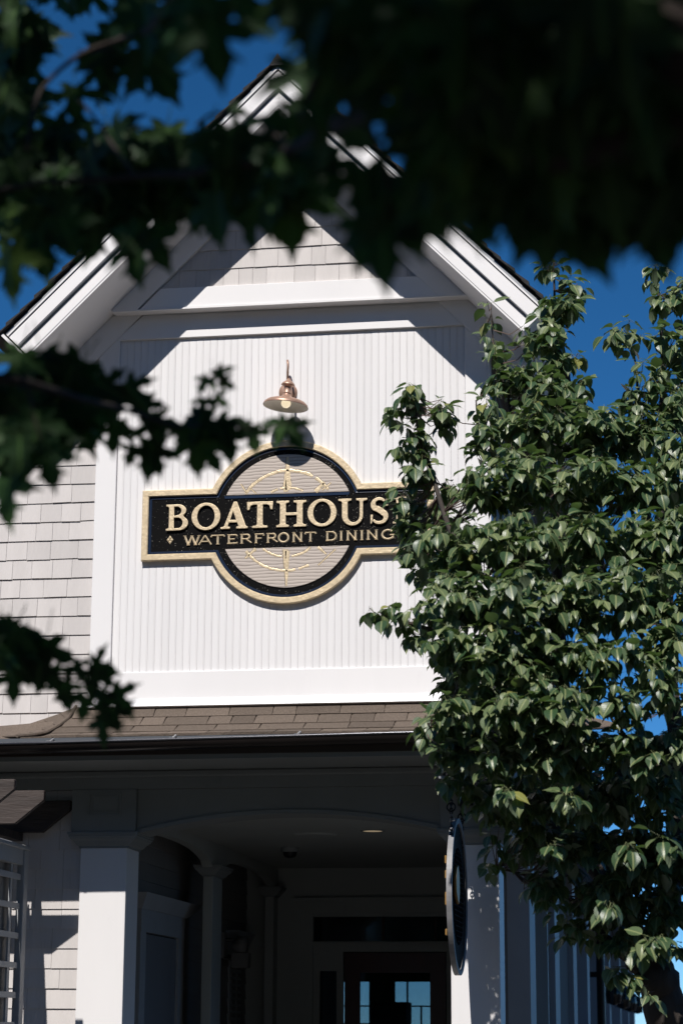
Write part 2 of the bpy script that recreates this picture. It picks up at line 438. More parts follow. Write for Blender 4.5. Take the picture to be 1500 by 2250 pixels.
for i in range(NB):
    o = link('board', bm_, None, bd); o.location = (X0+i*pitch, -.0012*random.random(), 0)

# ---- trim of the front
def trapl(x0, x1):   # corner board polygon, clipped under the rake frieze (upper end hidden behind it)
    return [(x0, 3.835), (x1, 3.835), (x1, 7.78-K*abs(x1-XC)), (x0, 7.78-K*abs(x0-XC))]
poly('corner_board', trapl(-1.362, -1.2115), -.022, .02, M['white'])
poly('corner_board', trapl(1.2535, 1.408), -.022, .02, M['white'])
poly('corner_board', [(1.4085, 3.6), (1.4225, 3.6), (1.4225, 6.37), (1.4085, 6.37)], -.0215, .14, M['white'])
poly('frieze_board', [(XC-1.262, 6.422), (XC+1.262, 6.422), (XC+1.05, 6.62), (XC-1.05, 6.62)], -.024, .0, M['white'])
poly('apron_board', [(-1.211, 3.835), (1.253, 3.835), (1.253, 4.0225), (-1.211, 4.0225)], -.016, .0, M['white'])
# upper gable, jettied
b = B(); b.prism([(XC-1.10, 6.614), (XC+1.10, 6.614), (XC, 7.72)], -.088, 0)
gw = b.obj('gable_wall', M['wallcore'], house)
poly('water_table', [(XC-1.068, 6.6135), (XC+1.068, 6.6135), (XC+.921, 6.762), (XC-.921, 6.762)], -.1215, -.08, M['white'])
B().box(XC-1.262, XC+1.262, -.132, -.0345, 6.6, 6.6115).obj('ledge_trim', M['white'], house)

def shingle_mesh(wd, h, t):
    """one tapered shingle: butt at z=0 thickness t, thin at top"""
    c = .0010
    v = [(c, 0, 0), (wd-c, 0, 0), (wd-c, -t, 0), (c, -t, 0), (c, 0, h), (wd-c, 0, h), (wd-c, -.002, h), (c, -.002, h)]
    return v
SH = {}
def shingle(wd, h, t, parent, loc, m, skew=0.0, clip=None):
    v = [Vector(p) for p in shingle_mesh(wd, h, t)]
    v[2].z -= skew; v[1].z -= skew
    f = [(0,1,2,3),(3,2,6,7),(0,3,7,4),(1,5,6,2),(4,7,6,5),(0,4,5,1)]
    if clip:
        v = [Vector((p.x+loc[0], p.y+loc[1], p.z+loc[2])) for p in v]
        bm = bmesh.new(); vs = [bm.verts.new(p) for p in v]
        for q in f: bm.faces.new([vs[i] for i in q])
        for (co, no) in clip:
            g = bm.verts[:]+bm.edges[:]+bm.faces[:]
            bmesh.ops.bisect_plane(bm, geom=g, plane_co=co, plane_no=no, clear_outer=True)
        if not bm.faces: bm.free(); return None
        me = bpy.data.meshes.new('shingle'); bm.to_mesh(me); bm.free(); me.materials.append(m)
        return link('shingle', me, None, parent)
    key = (round(wd, 2), h, round(t, 4), m.name, round(skew, 3))
    if key not in SH:
        me = mesh([tuple(p) for p in v], f); me.materials.append(m); SH[key] = me
    o = link('shingle', SH[key], None, parent); o.location = loc
    return o
def row(z, x0, x1, expo, parent, m, y, clipf=None, wmin=.09, wmax=.17, anchor='r', t=.011):
    rr = random
    if anchor == 'r':
        x = x1
        while x > x0:
            wd = rr.choice([.10, .11, .12, .14, .15, .17, .18, .20]) if wmax < .2 else rr.choice([.13, .16, .19, .22, .25])
            if x-wd < x0: wd = x-x0 if x-x0 > .02 else .02
            tt = t+rr.uniform(-.0015, .0025)
            sk = rr.choice([0, 0, .002, -.002])
            cl = clipf(x-wd, x) if clipf else None
            shingle(wd, round(expo*1.12, 4), round(tt, 4), parent, (x-wd, y, z+rr.uniform(-.0015, .0015)), m, sk, cl)
            x -= wd
# left shingle wall
lw = link('shingle_wall', B().box(-3.55, -1.364, .004, .02, 3.4, 5.8).mesh(), M['wallcore'], house)
for i in range(17):
    row(3.487+.1353*i, -3.54, -1.3645, .1353, lw, M['shingle'], .004)
# small triangle of shingles up to the rake frieze
for i in range(17, 21):
    z = 3.487+.1353*i
    def cf(a, b_): return [((-1.62, 0, 0), (-1, 0, 0)), ((XC-1.69, 0, 7.72-K*1.69), (-K, 0, 1))]
    row(z, -1.64, -1.3645, .1353, lw, M['shingle'], .0042, cf)
# upper gable shingles
for i in range(7):
    z = 6.757+i*.1405
    hw = (7.715-z)/K
    if hw < .05: break
    def cf2(a, b_): return [((XC-.0, 0, 7.712), (K, 0, 1)), ((XC, 0, 7.712), (-K, 0, 1))]
    row(z, XC-hw, XC+hw, .1405, gw, M['shingle'], -.0882, cf2)
# flashing strip under the apron
for (a, c, dy) in ((-1.42, .12, 0), (.11, 1.5, -.004)):
    o = B().add([(a,-.02,3.838),(c,-.02,3.838),(c,-.030+dy,3.786),(a,-.030+dy,3.786),(a,-.052+dy,3.782),(c,-.052+dy,3.782),(a,-.01,3.84),(c,-.01,3.84),(a,-.02,3.775),(c,-.02,3.775)],
        [(0,1,2,3),(3,2,5,4),(6,7,1,0),(4,5,9,8)]).obj('flashing', M['flash'], house)

# ---- porch roof with asphalt shingle tabs
P = [(0.0, 3.79), (-.097, 3.694), (-.217, 3.620), (-.344, 3.561), (-.479, 3.524), (-.64, 3.494)]
def xl(y): return -1.45+y*.28
b = B(); b.prism([(p[0], p[1]-.012) for p in P]+[(-.64, 3.45), (0, 3.45)], -3.3, 1.9, axis='x')
pr_ = None
def profz(y):
    for (y0, z0), (y1, z1) in zip(P, P[1:]):
        if y <= y0 and y >= y1: return z0+(z1-z0)*(y0-y)/(y0-y1)
    return P[-1][1]
deck = B()
NYS = [p[0] for p in P]
vs = []; fs = []
for j, (y, z) in enumerate(P):
    vs += [(xl(y), y, z-.006), (1.6-y*.28, y, z-.006)]
fs = [(2*j, 2*j+1, 2*j+3, 2*j+2) for j in range(len(P)-1)]
k = len(vs)
vs += [(-3.2, -.64, 3.488), (-3.2, 0, 3.50), (-2.02, 0, 3.615)]
fs += [(0, k+2, k+1, k, 10, 8, 6, 4, 2)]
vs += [(2.3, -.64, 3.488), (2.3, 0, 3.60)]
fs += [(1, 3, 5, 7, 9, 11, k+3, k+4)]
deck.add(vs, fs)
proof = deck.obj('porch_roof', M['asphalt'], house)
tabs = {}
cnt = 0
for j in range(len(P)-1):
    y1, z1 = P[j]; y0, z0 = P[j+1]
    L = math.hypot(y1-y0, z1-z0); ang = math.atan2(z1-z0, y1-y0)
    x = xl(y0)-.02+random.uniform(0, .1)
    xr = 1.66
    while x < xr:
        wd = random.choice([.16, .27, .30, .22])
        key = (j, wd)
        if key not in tabs:
            h = L+.02; t = .008
            tabs[key] = mesh([(.001, 0, 0), (wd-.001, 0, 0), (wd-.006, h, -.001), (.006, h, -.001), (.001, 0, -t), (wd-.001, 0, -t), (wd-.006, h, -t), (.006, h, -t)],
                [(0,1,2,3),(0,4,5,1),(1,5,6,2),(3,2,6,7),(0,3,7,4)])
            tabs[key].materials.append(M['asphalt'])
        o = link('shingle', tabs[key], None, proof)
        o.location = (x, y0-.006, z0+.006+random.uniform(0, .003)); o.rotation_euler = (ang-.03, 0, random.uniform(-.004, .004))
        x += wd
# hip side tabs (left): overlapping slabs following the falling hip line
hipA = Vector((-1.45, 0, 3.795)); 
hp = [(0.0, Vector((-1.45, 0, 3.79)), Vector((-1.62, -.62, 3.50)))]
for i in range(6):
    t0, t1 = i/6, (i+1)/6
    a0 = Vector((-1.45, .0, 3.797)).lerp(Vector((-2.15, .0, 3.585)), t0)+Vector((0, 0, -.03*math.sin(PI*t0)))
    a1 = Vector((-1.45, .0, 3.797)).lerp(Vector((-2.15, .0, 3.585)), t1)+Vector((0, 0, -.03*math.sin(PI*t1)))
    c0 = Vector((-1.452, -.01, 3.79)).lerp(Vector((-1.66, -.64, 3.497)), min(1, t0*1.0)); c1 = Vector((-1.452, -.01, 3.79)).lerp(Vector((-1.66, -.64, 3.497)), t1)
    # follow the concave profile
    c0.z = profz(c0.y)+.012; c1.z = profz(c1.y)+.012
    n_ = Vector((0, 0, .008))
    v = [a0, c0, c1, a1, a0+n_*(.3), c0+n_*.3, c1+n_, a1+n_]
    B().add(v, [(4,5,6,7),(5,1,2,6),(7,6,2,3)]).obj('shingle', M['asphalt'], proof)
B().tube([(-1.45, -.005, 3.80), (-1.475, -.10, 3.706), (-1.51, -.217, 3.636), (-1.55, -.344, 3.576), (-1.60, -.479, 3.54), (-1.66, -.64, 3.51)], .012, 6).obj('hip_cap', M['asphalt'], proof)

# ---- gutter (half round, slightly tilted) with hangers
def gz(x): return 3.440+.012*x
g = B(); n = 12; R = .062
vs = []
segx = [-3.2, -1.42, -.60, .22, 1.05, 2.1]
for x in segx:
    for k in range(n+1):
        a = PI*k/n
        vs.append((x, -.705-R*math.cos(a), gz(x)-R*math.sin(a)*.95+.02))
for x in segx:
    for k in range(n+1):
        a = PI*k/n
        vs.append((x, -.705-(R-.004)*math.cos(a), gz(x)-(R-.004)*math.sin(a)*.95+.02))
m_ = n+1; s_ = len(segx)
fs = [(i*m_+k, i*m_+k+1, (i+1)*m_+k+1, (i+1)*m_+k) for i in range(s_-1) for k in range(n)]
off = m_*s_
fs += [(off+i*m_+k, off+(i+1)*m_+k, off+(i+1)*m_+k+1, off+i*m_+k+1) for i in range(s_-1) for k in range(n)]
gb = B().add(vs, fs)
gutter = link('gutter', mesh(gb.v, gb.f, True), M['gutter'], house)
B().tube([(x, -.705-R, gz(x)+.022) for x in segx], .0085, 8).obj('bead', M['lip'], gutter, smooth=True)
for x in (-1.42, -.60, .22, 1.05):
    B().tube([(x, -.705-R, gz(x)+.03), (x, -.70, gz(x)+.036), (x+.01, -.645, gz(x)+.062)], .0085, 6).obj('hanger', M['strap'], gutter)
    bb = B()
    for k in range(n):
        a0 = PI*k/n; a1 = PI*(k+1)/n; r_ = R+.003
        for (xx) in (x-.012,):
            bb.add([(xx, -.705-r_*math.cos(a0), gz(x)-r_*math.sin(a0)*.95+.02), (xx+.02, -.705-r_*math.cos(a0), gz(x)-r_*math.sin(a0)*.95+.02),
                    (xx+.02, -.705-r_*math.cos(a1), gz(x)-r_*math.sin(a1)*.95+.02), (xx, -.705-r_*math.cos(a1), gz(x)-r_*math.sin(a1)*.95+.02)], [(0,1,2,3)])
    bb.obj('joint_band', M['gutter'], gutter)

# ---- eave, frieze, pilaster blocks, arch beam
B().box(-3.2, 2.1, -.636, -.615, 3.375, 3.482).obj('fascia', M['fasciabrown'], house)
B().box(-3.2, 2.1, -.648, -.637, 3.43, 3.492).obj('drip_edge', M['slate'], house)
B().box(-3.2, 2.1, -.614, .3, 3.345, 3.375).obj('eave_soffit', M['porch_paint_shaded'], house)
o = B().box(-3.2, 1.50, -.058, .3, 3.300, 3.344).obj('bed_moulding', M['porch_paint_shaded'], house); edge(o, .012, 3)
B().box(-3.2, 1.49, -.030, .3, 3.222, 3.2995).obj('frieze_board', M['porch_paint_shaded'], house)
def block(x0, x1):
    o = B().box(x0, x1, -.036, .34, 2.934, 3.221).obj('pilaster_block', M['porch_paint_shaded'], house); edge(o, .003, 1)
    a, c, e, f = x0+.115, x1-.10, 3.04, 3.20
    for (s, t, yy) in ((0, .012, -.042), (.022, .010, -.0405)):
        fr = B()
        fr.box(a+s, c-s, yy, -.0355, e+s, e+s+t).box(a+s, c-s, yy, -.0355, f-s-t, f-s).box(a+s, a+s+t, yy, -.0355, e+s+t, f-s-t).box(c-s-t, c-s, yy, -.0355, e+s+t, f-s-t)
        fr.obj('panel_moulding', M['porch_paint_shaded'], o)
block(-1.446, -1.0); block(1.065, 1.49)
def column(x0, x1, y0, y1, z0=0.03, zt=2.83, cap=True, capz=.105, ov=.085, m='white'):
    o = B().box(x0, x1, y0, y1, z0, zt).obj('column', M[m], house); edge(o, .004, 2)
    if cap:
        prof = [(0.012, 0), (.012, .012), (.022, .016), (.03, .022), (.048, .045), (.068, .06), (.075, .072), (.08, .074), (.08, .086), (.088, .088), (.088, .105)]
        v = []; f = []
        for (ovr, h) in prof:
            h = h*capz/.105; q = ovr*ov/.088
            v += [(x0-q, y0-q*.55, zt+h-.0), (x1+q, y0-q*.55, zt+h), (x1+q, y1+q, zt+h), (x0-q, y1+q, zt+h)]
        for i in range(len(prof)-1):
            for k in range(4): f.append((4*i+k, 4*i+(k+1)%4, 4*i+4+(k+1)%4, 4*i+4+k))
        f += [(0, 3, 2, 1), (4*len(prof)-4, 4*len(prof)-3, 4*len(prof)-2, 4*len(prof)-1)]
        B().add(v, f).obj('capital', M['porch_paint_shaded'], o)
    return o
column(-1.385, -1.065, 0, .335)
column(1.125, 1.445, 0, .36)
def archz(x): return 3.048-.122*min(1.15, abs((x-.05)/1.03))**2.0
bb = B(); nx = 28; x0, x1 = -.998, 1.063
ys = (.0, .30)
vs = []
for i in range(nx+1):
    x = x0+(x1-x0)*i/nx
    for y in ys: vs += [(x, y, archz(x)), (x, y, 3.221)]
fs = []
for i in range(nx):
    a = 4*i; c = 4*i+4
    fs += [(a, c, c+1, a+1), (a+2, a+3, c+3, c+2), (a, a+2, c+2, c)]
bb.add(vs, fs); bb.obj('arch_beam', M['porch_paint_shaded'], house)
bb = B(); vs = []
for i in range(nx+1):
    x = x0+(x1-x0)*i/nx
    vs += [(x, -.012, archz(x)-.001), (x, -.012, archz(x)+.026), (x, .02, archz(x)-.001)]
fs = []
for i in range(nx):
    a = 3*i; c = a+3; fs += [(a, c, c+1, a+1), (a, a+2, c+2, c)]
bb.add(vs, fs); bb.obj('arch_trim', M['porch_paint_shaded'], house)

# ---- front siding left of the column
fw = link('siding_wall', B().box(-3.2, -1.36, .055, .10, 0, 3.222).mesh(), M['wallcore'], house)
for i in range(13):
    z = 1.508+.1315*i
    if z > 3.14: break
    row(z, -3.18, -1.387, .1315, fw, M['shingle'], .055, wmax=.3, t=.012)

# ---- porch interior: left wall, arcade, ceiling, back wall
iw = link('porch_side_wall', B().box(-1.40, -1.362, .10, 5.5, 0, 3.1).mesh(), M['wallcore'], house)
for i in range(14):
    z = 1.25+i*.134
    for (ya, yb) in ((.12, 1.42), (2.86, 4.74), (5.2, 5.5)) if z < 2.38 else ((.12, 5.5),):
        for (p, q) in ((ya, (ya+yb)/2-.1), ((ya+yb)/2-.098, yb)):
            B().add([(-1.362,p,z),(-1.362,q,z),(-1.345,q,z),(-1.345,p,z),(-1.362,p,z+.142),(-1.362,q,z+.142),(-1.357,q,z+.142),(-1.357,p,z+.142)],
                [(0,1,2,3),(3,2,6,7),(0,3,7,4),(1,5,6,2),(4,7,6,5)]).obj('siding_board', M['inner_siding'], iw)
# service door in the left wall
dr = link('side_door', B().box(-1.36, -1.335, 1.60, 2.66, .03, 2.335).mesh(), M['doorgrey'], house); edge(dr, .003, 1)
fr = B(); fr.box(-1.36, -1.315, 2.66, 2.84, .03, 2.345).box(-1.36, -1.315, 1.43, 1.60, .03, 2.345)
fr.obj('casing', M['trellis'], dr)
B().box(-1.36, -1.312, 1.43, 2.84, 2.345, 2.51).obj('casing', M['trellis'], dr)
B().add([(-1.36,1.40,2.51),(-1.36,2.88,2.51),(-1.30,2.88,2.51),(-1.30,1.40,2.51),(-1.36,1.30,2.62),(-1.36,3.18,2.62),(-1.24,3.18,2.62),(-1.24,1.30,2.62)],
        [(0,1,2,3),(3,2,6,7),(0,3,7,4),(1,5,6,2),(4,7,6,5)]).obj('door_hood', M['trellis'], dr)
for z in (2.02, 1.9):
    B().lathe([(.009, 0), (.009, .10)], (-1.326, 2.64, z), 8).obj('hinge', M['strap'], dr)
# framed louvre panel on the wall further in
sh = link('louvre_panel', B().box(-1.36, -1.335, 4.72, 5.22, .8, 2.25).mesh(), M['trellis'], house)
for (a, c) in ((4.76, 4.95), (4.99, 5.18)):
    for i in range(14):
        z = 1.35+i*.058
        B().box(-1.334, -1.325, a, c, z, z+.036).obj('slat', M['inner_siding'], sh)
    B().prism([(a, 2.17), (c, 2.17), ((a+c)/2, 2.23)], -1.3345, -1.326, axis='x').obj('arch_tip', M['inner_siding'], sh)
B().add([(-1.36,4.7,2.30),(-1.36,5.24,2.30),(-1.31,5.24,2.30),(-1.31,4.7,2.30),(-1.36,4.6,2.50),(-1.36,5.36,2.50),(-1.24,5.36,2.50),(-1.24,4.6,2.50)],
        [(0,1,2,3),(3,2,6,7),(0,3,7,4),(1,5,6,2),(4,7,6,5)]).obj('hood', M['trellis'], sh)
# arcade beam with two arches between slender pilasters
def arch_wall(ya, yb, peak, spring):
    bb = B(); n = 18; vs = []
    for i in range(n+1):
        t = i/n; y = ya+(yb-ya)*t
        z = spring+(peak-spring)*math.sqrt(max(0, 1-abs(2*t-1)**2.4))
        for x in (-1.14, -1.06): vs += [(x, y, z), (x, y, 3.1)]
    fs = []
    for i in range(n):
        a = 4*i; c = a+4; fs += [(a, c, c+1, a+1), (a+2, a+3, c+3, c+2), (a, a+2, c+2, c)]
    return bb.add(vs, fs).obj('arcade_beam', M['inner_paint_lifted'], house)
arch_wall(.40, 2.71, 3.02, 2.88); arch_wall(3.06, 5.42, 3.02, 2.88)
for (ya, yb) in ((2.71, 3.06), (5.30, 5.5)):
    c_ = column(-1.14, -1.06, ya, yb, zt=2.83, cap=True, capz=.09, ov=.075, m='inner_paint_lifted')
    B().box(-1.14, -1.0601, ya, yb, 2.92, 3.1).obj('pilaster_block', M['inner_paint_lifted'], house)
B().box(-1.36, 1.44, .30, 5.6, 3.1, 3.16).obj('porch_ceiling', M['inner_paint_lifted'], house)
Yb = 5.5
bw = B()
bw.box(-1.40, -.725, Yb, Yb+.12, 0, 3.1).box(.765, 1.40, Yb, Yb+.12, 0, 3.1).box(-.725, .765, Yb, Yb+.12, 2.66, 3.1)
bw.obj('back_wall', M['inner_paint_lifted'], house)
tr = B()
tr.box(-.84, -.725, Yb-.03, Yb, 0, 2.79).box(.765, .88, Yb-.03, Yb, 0, 2.79).box(-.84, .88, Yb-.034, Yb, 2.69, 2.795)
o = tr.obj('door_surround', M['inner_paint_lifted'], house)
B().box(-.90, .94, Yb-.055, Yb, 2.795, 2.83).obj('cornice', M['inner_paint_lifted'], o)
B().box(-.725, .765, Yb-.02, Yb+.05, 2.345, 2.44).obj('transom_bar', M['inner_paint_lifted'], o)
B().box(-.725, .765, Yb-.04, Yb-.02, 2.405, 2.43).obj('transom_sill', M['inner_paint_lifted'], o)
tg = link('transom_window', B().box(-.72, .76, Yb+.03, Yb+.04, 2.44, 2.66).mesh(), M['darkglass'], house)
for x in (-.10, .38): B().box(x, x+.02, Yb+.015, Yb+.03, 2.44, 2.66).obj('muntin', M['brown'], tg)
for (a, c) in ((-.725, -.45), (.49, .765)):
    sl_ = B(); sl_.box(a, a+.06, Yb, Yb+.05, 0, 2.345).box(c-.06, c, Yb, Yb+.05, 0, 2.345).box(a+.06, c-.06, Yb, Yb+.05, 2.175, 2.345)
    o = sl_.obj('sidelight', M['inner_paint_lifted'], house)
    B().box(a+.06, c-.06, Yb+.03, Yb+.04, .3, 2.175).obj('pane', M['darkglass'], o)
dd = B(); dd.box(-.44, -.30, Yb+.01, Yb+.055, .03, 2.335).box(.34, .48, Yb+.01, Yb+.055, .03, 2.335).box(-.30, .34, Yb+.01, Yb+.055, 2.16, 2.335).box(-.30, .34, Yb+.01, Yb+.055, .03, .30)
door = dd.obj('front_door', M['doorred'], house)
B().box(-.30, .34, Yb+.03, Yb+.034, .30, 2.16).obj('pane', M['glass'], door)
B().box(.43, .445, Yb-.04, Yb+.01, 1.0, 1.25).obj('handle', M['dark'], door)
# lobby behind the door: dark room, windows in its far wall open to the sky
Yf = 9.0
lb = B()
lb.box(-1.5, -1.45, Yb+.12, Yf, 0, 3.0).box(1.38, 1.39, Yb+.12, Yf, 0, 3.0).box(-1.5, 1.39, Yb+.12, Yf, 3.0, 3.05)
wins = [(-1.15, -.722), (-.454, -.042)]
xs = [-1.5, -1.15, -.722, -.454, -.042, 1.39]
lb.box(-1.5, -1.15, Yf, Yf+.1, 0, 3.0).box(-.722, -.454, Yf, Yf+.1, 0, 3.0).box(-.042, 1.39, Yf, Yf+.1, 0, 3.0)
for (a, c) in wins: lb.box(a, c, Yf, Yf+.1, 0, .9).box(a, c, Yf, Yf+.1, 2.166, 3.0)
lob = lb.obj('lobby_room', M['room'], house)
for (a, c) in wins:
    wf = B(); wf.box(a, c, Yf+.02, Yf+.05, 1.905, 1.92).box((a*.33+c*.67) if a > -.6 else a+.3, ((a*.33+c*.67) if a > -.6 else a+.3)+.018, Yf+.02, Yf+.05, .9, 1.9045)
    wn = wf.obj('window', M['dark'], lob)
    B().box(a, c, Yf+.07, Yf+.075, .9, 2.166).obj('pane', M['glass'], wn)
    if a > -.6: B().box(-.325, -.307, Yf+.02, Yf+.05, 1.9205, 2.166).obj('muntin', M['dark'], wn)
# counter and notice board inside the lobby that cut off the view of the far window
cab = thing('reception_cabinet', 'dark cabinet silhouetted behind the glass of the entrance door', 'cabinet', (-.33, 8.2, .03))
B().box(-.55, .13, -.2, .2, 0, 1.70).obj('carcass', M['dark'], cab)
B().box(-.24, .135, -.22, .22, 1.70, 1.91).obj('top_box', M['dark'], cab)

# ---- side wing running back on the right
wing = thing('side_wing', 'long pale wing with repeated pilasters receding behind the small tree', 'building')
B().box(.9, 1.27, 2.72, 33.5, 0, 3.25).obj('wall', M['doorgrey'], wing)
B().box(.9, 1.75, 2.6, 33.6, 3.25, 3.42).obj('eave', M['gutter'], wing)
B().prism([(.9, 3.42), (1.8, 3.42), (.9, 3.8)], 2.6, 33.6).obj('roof', M['roofdark'], wing)
for (ya, yb) in ((2.71, 3.31), (5.87, 6.55), (9.02, 9.7), (12.1, 12.7), (15.4, 16.0), (19.1, 19.7), (24.0, 24.6), (28.7, 29.3), (33.0, 33.6)):
    B().box(1.271, 1.445, ya, yb, 0, 3.25).obj('pilaster', M['trellis'], wing)
for (ya, yb) in ((3.7, 5.5), (6.95, 8.7), (10.1, 11.8)):
    wnd = B().box(1.271, 1.285, ya, yb, .8, 2.5).obj('window', M['trellis'], wing)
    B().box(1.2855, 1.29, ya+.1, yb-.1, .9, 2.4).obj('pane', M['darkglass'], wnd)
dp = thing('downpipe', 'dark round downpipe fixed to the receding pale wing', 'downpipe', (1.50, 14.6, 0))
B().lathe([(.055, .05), (.055, 3.2)], n=14).obj('pipe', M['gutter'], dp, smooth=True)
B().box(-.22, .0, -.03, .03, 2.36, 2.43).obj('bracket', M['gutter'], dp)
# wall lanterns
lan = None
for i, (yy, zz) in enumerate(((16.2, 2.03), (20.3, 2.03), (24.1, 2.03), (29.3, 2.05))):
    lb_ = ['nearest and largest of the dark cage lanterns on the receding wing', 'second dark cage lantern from the tree side along the wing', 'third dark cage lantern along the wing, beyond the two nearer ones', 'farthest and smallest dark cage lantern near the end of the wing'][i]
    if lan is None:
        lan = thing('wall_lantern', lb_, 'lantern', (1.445, yy, zz), 'cage lanterns on the side wing')
        kids = [B().lathe([(.02, .34), (.11, .30), (.13, .27), (.13, .25)], (.16, 0, .0), 14).obj('hood', M['dark'], lan, smooth=True),
                B().box(0, .16, -.012, .012, .31, .335).obj('arm', M['dark'], lan),
                B().lathe([(.10, .25), (.115, .15), (.10, .03), (.02, .0)], (.16, 0, 0), 14).obj('globe', M['darkglass'], lan, smooth=True)]
        cg = B()
        for k in range(8):
            a = 2*PI*k/8
            cg.tube([(.16+.12*math.cos(a), .12*math.sin(a), .25), (.16+.13*math.cos(a), .13*math.sin(a), .14), (.16+.11*math.cos(a), .11*math.sin(a), .02)], .006, 5)
        kids.append(cg.obj('cage', M['dark'], lan))
    else:
        l2 = lan.copy(); COL.objects.link(l2); l2.location = (1.445, yy, zz); l2['label'] = lb_
        for c in kids:
            d = c.copy(); COL.objects.link(d); d.parent = l2

# ------------------------------------------------------------------ ceiling fixtures and a disc for a light patch
t = thing('recessed_light', 'small warm recessed light glowing in the dark porch ceiling', 'light', (.34, 1.87, 3.1))
B().lathe([(.075, -.004), (.095, -.004), (.095, 0)], n=24).obj('trim_ring', M['porch_paint_shaded'], t)
B().lathe([(.0, -.002), (.075, -.002)], n=24).obj('lens', M['downlight'], t)
t = thing('security_camera', 'small black dome camera under the porch ceiling', 'camera', (-.54, 3.25, 3.1))
B().lathe([(.075, 0), (.075, -.035), (.06, -.04)], n=20).obj('base', M['porch_paint_shaded'], t, smooth=True)
B().lathe([(.058, -.04), (.055, -.06), (.04, -.08), (.0, -.088)], n=20).obj('dome', M['dark'], t, smooth=True)
t = thing('light_patch_disc', 'pale flat disc standing in for a patch of reflected light on the porch ceiling', 'light', (-.14, 2.12, 3.1))  # disc imitates a patch of light reflected on the ceiling
B().lathe([(.0, -.012), (.15, -.012), (.17, 0)], n=28).obj('disc', M['inner_paint_lifted'], t)
t = thing('floodlight', 'twin outdoor floodlight on the wall between the two pilasters', 'light', (-1.36, 4.45, 2.36))
B().box(0, .04, -.07, .07, -.11, .11).obj('plate', M['inner_siding'], t)
for (z, s) in ((.05, .075), (-.11, .07)):
    B().tube([(.03, 0, z), (.10, .02, z+.0)], .016, 6).obj('arm', M['dark'], t)
B().lathe([(.03, 0), (.08, .05), (.085, .12), (.0, .13)], (.10, .02, .0), 14, axis='x').obj('lamp_head', M['inner_siding'], t, smooth=True)
o = B().box(.10, .25, -.05, .09, -.19, -.06).obj('lamp_head', M['inner_siding'], t); edge(o, .01, 2)

# ------------------------------------------------------------------ gooseneck lamp
LX, LY, LZ = .040, -.20, 5.80
lamp = thing('gooseneck_lamp', 'copper gooseneck barn lamp on the white wall above the sign', 'lamp', (LX, 0, 6.0))
ox = 0.0
B().lathe([(.0, -.03), (.045, -.028), (.062, -.018), (.066, 0), (.066, .004)], (-.033, -.004, -.012), 28, axis='y').obj('wall_plate', M['copper'], lamp, smooth=True)
pts = []
for k in range(17):
    a = PI*k/16
    pts.append((-.045*(1-k/16)-.0, -.03-(.27)*(k/16) if False else -.165+.135*math.cos(a), .10+.055*math.sin(a)*1.0))
pts = [(-.033, -.03, -.012), (-.032, -.036, .07)]+[(-.032*(1-k/14), -.118+.082*math.cos(PI*k/14), .135+.045*math.sin(PI*k/14)) for k in range(15)]+[(0, -.20, .02)]
# drop end to the cap
B().tube(pts, .0075, 10).obj('arm', M['copper'], lamp, smooth=True)
tilt = Matrix.Rotation(math.radians(3.5), 4, 'Y')
prof = [(.0, .078), (.012, .076), (.016, .066), (.026, .056), (.041, .043), (.048, .032), (.048, .028), (.031, .020), (.027, .012), (.027, -.025), (.029, -.027), (.029, -.031), (.026, -.033),
        (.030, -.045), (.044, -.060), (.060, -.070), (.100, -.078), (.135, -.092), (.152, -.108), (.158, -.124), (.157, -.126)]
prof = [(r, z*1.0) for r, z in prof]
o = B().lathe(prof, (0, 0, 0), 36).obj('shade', M['copper'], lamp, smooth=True); o.location = (0, -.20, -.048); o.rotation_euler = (0, math.radians(6), 0)
inn = [(.020, -.066), (.056, -.074), (.098, -.083), (.132, -.096), (.149, -.111), (.1545, -.126)]
o2 = B().lathe(inn, (0, 0, 0), 36).obj('shade_lining', M['cream'], lamp, smooth=True); o2.location = o.location; o2.rotation_euler = o.rotation_euler
o3 = B().lathe([(.0, -.135), (.018, -.131), (.030, -.118), (.034, -.102), (.028, -.085), (.016, -.072), (.014, -.06)], (0, 0, 0), 20).obj('bulb', M['bulb'], lamp, smooth=True); o3.location = o.location; o3.rotation_euler = o.rotation_euler
poly('corner_board', [(-3.70, 3.4), (-3.552, 3.4), (-3.552, 5.80), (-3.70, 5.80)], -.02, 6.0, M['white'])

# ------------------------------------------------------------------ carved restaurant sign
SX, SZ = .010, 5.052
sign = thing('restaurant_sign', 'black and gold carved sign reading BOATHOUSE WATERFRONT DINING with a compass disc', 'sign', (0, 0, 0))
def sign_outline(inset, n=44):
    hw = 1.022-inset; zt = .252-inset; zb = .252-inset; r = .580-inset
    at = math.asin(zt/r)
    pts = []
    xt = r*math.cos(at)
    pts += [(hw, -zb), (hw, zt), (xt, zt)]
    for k in range(1, n): a = at+(PI-2*at)*k/n; pts.append((r*math.cos(a), r*math.sin(a)))
    pts += [(-xt, zt), (-hw, zt), (-hw, -zb), (-xt, -zb)]
    for k in range(1, n): a = PI+at+(PI-2*at)*k/n; pts.append((r*math.cos(a), r*math.sin(a)))
    pts += [(xt, -zb)]
    return [(SX+x, SZ+z) for x, z in pts]
def ring(o_in, y_in, o_out, y_out):
    n = len(o_in)
    v = [(x, y_in, z) for x, z in o_in]+[(x, y_out, z) for x, z in o_out]
    return v, [(i, (i+1) % n, n+(i+1) % n, n+i) for i in range(n)]
b = B()
oA, oB, oC, oD = sign_outline(0), sign_outline(.006), sign_outline(.040), sign_outline(.046)
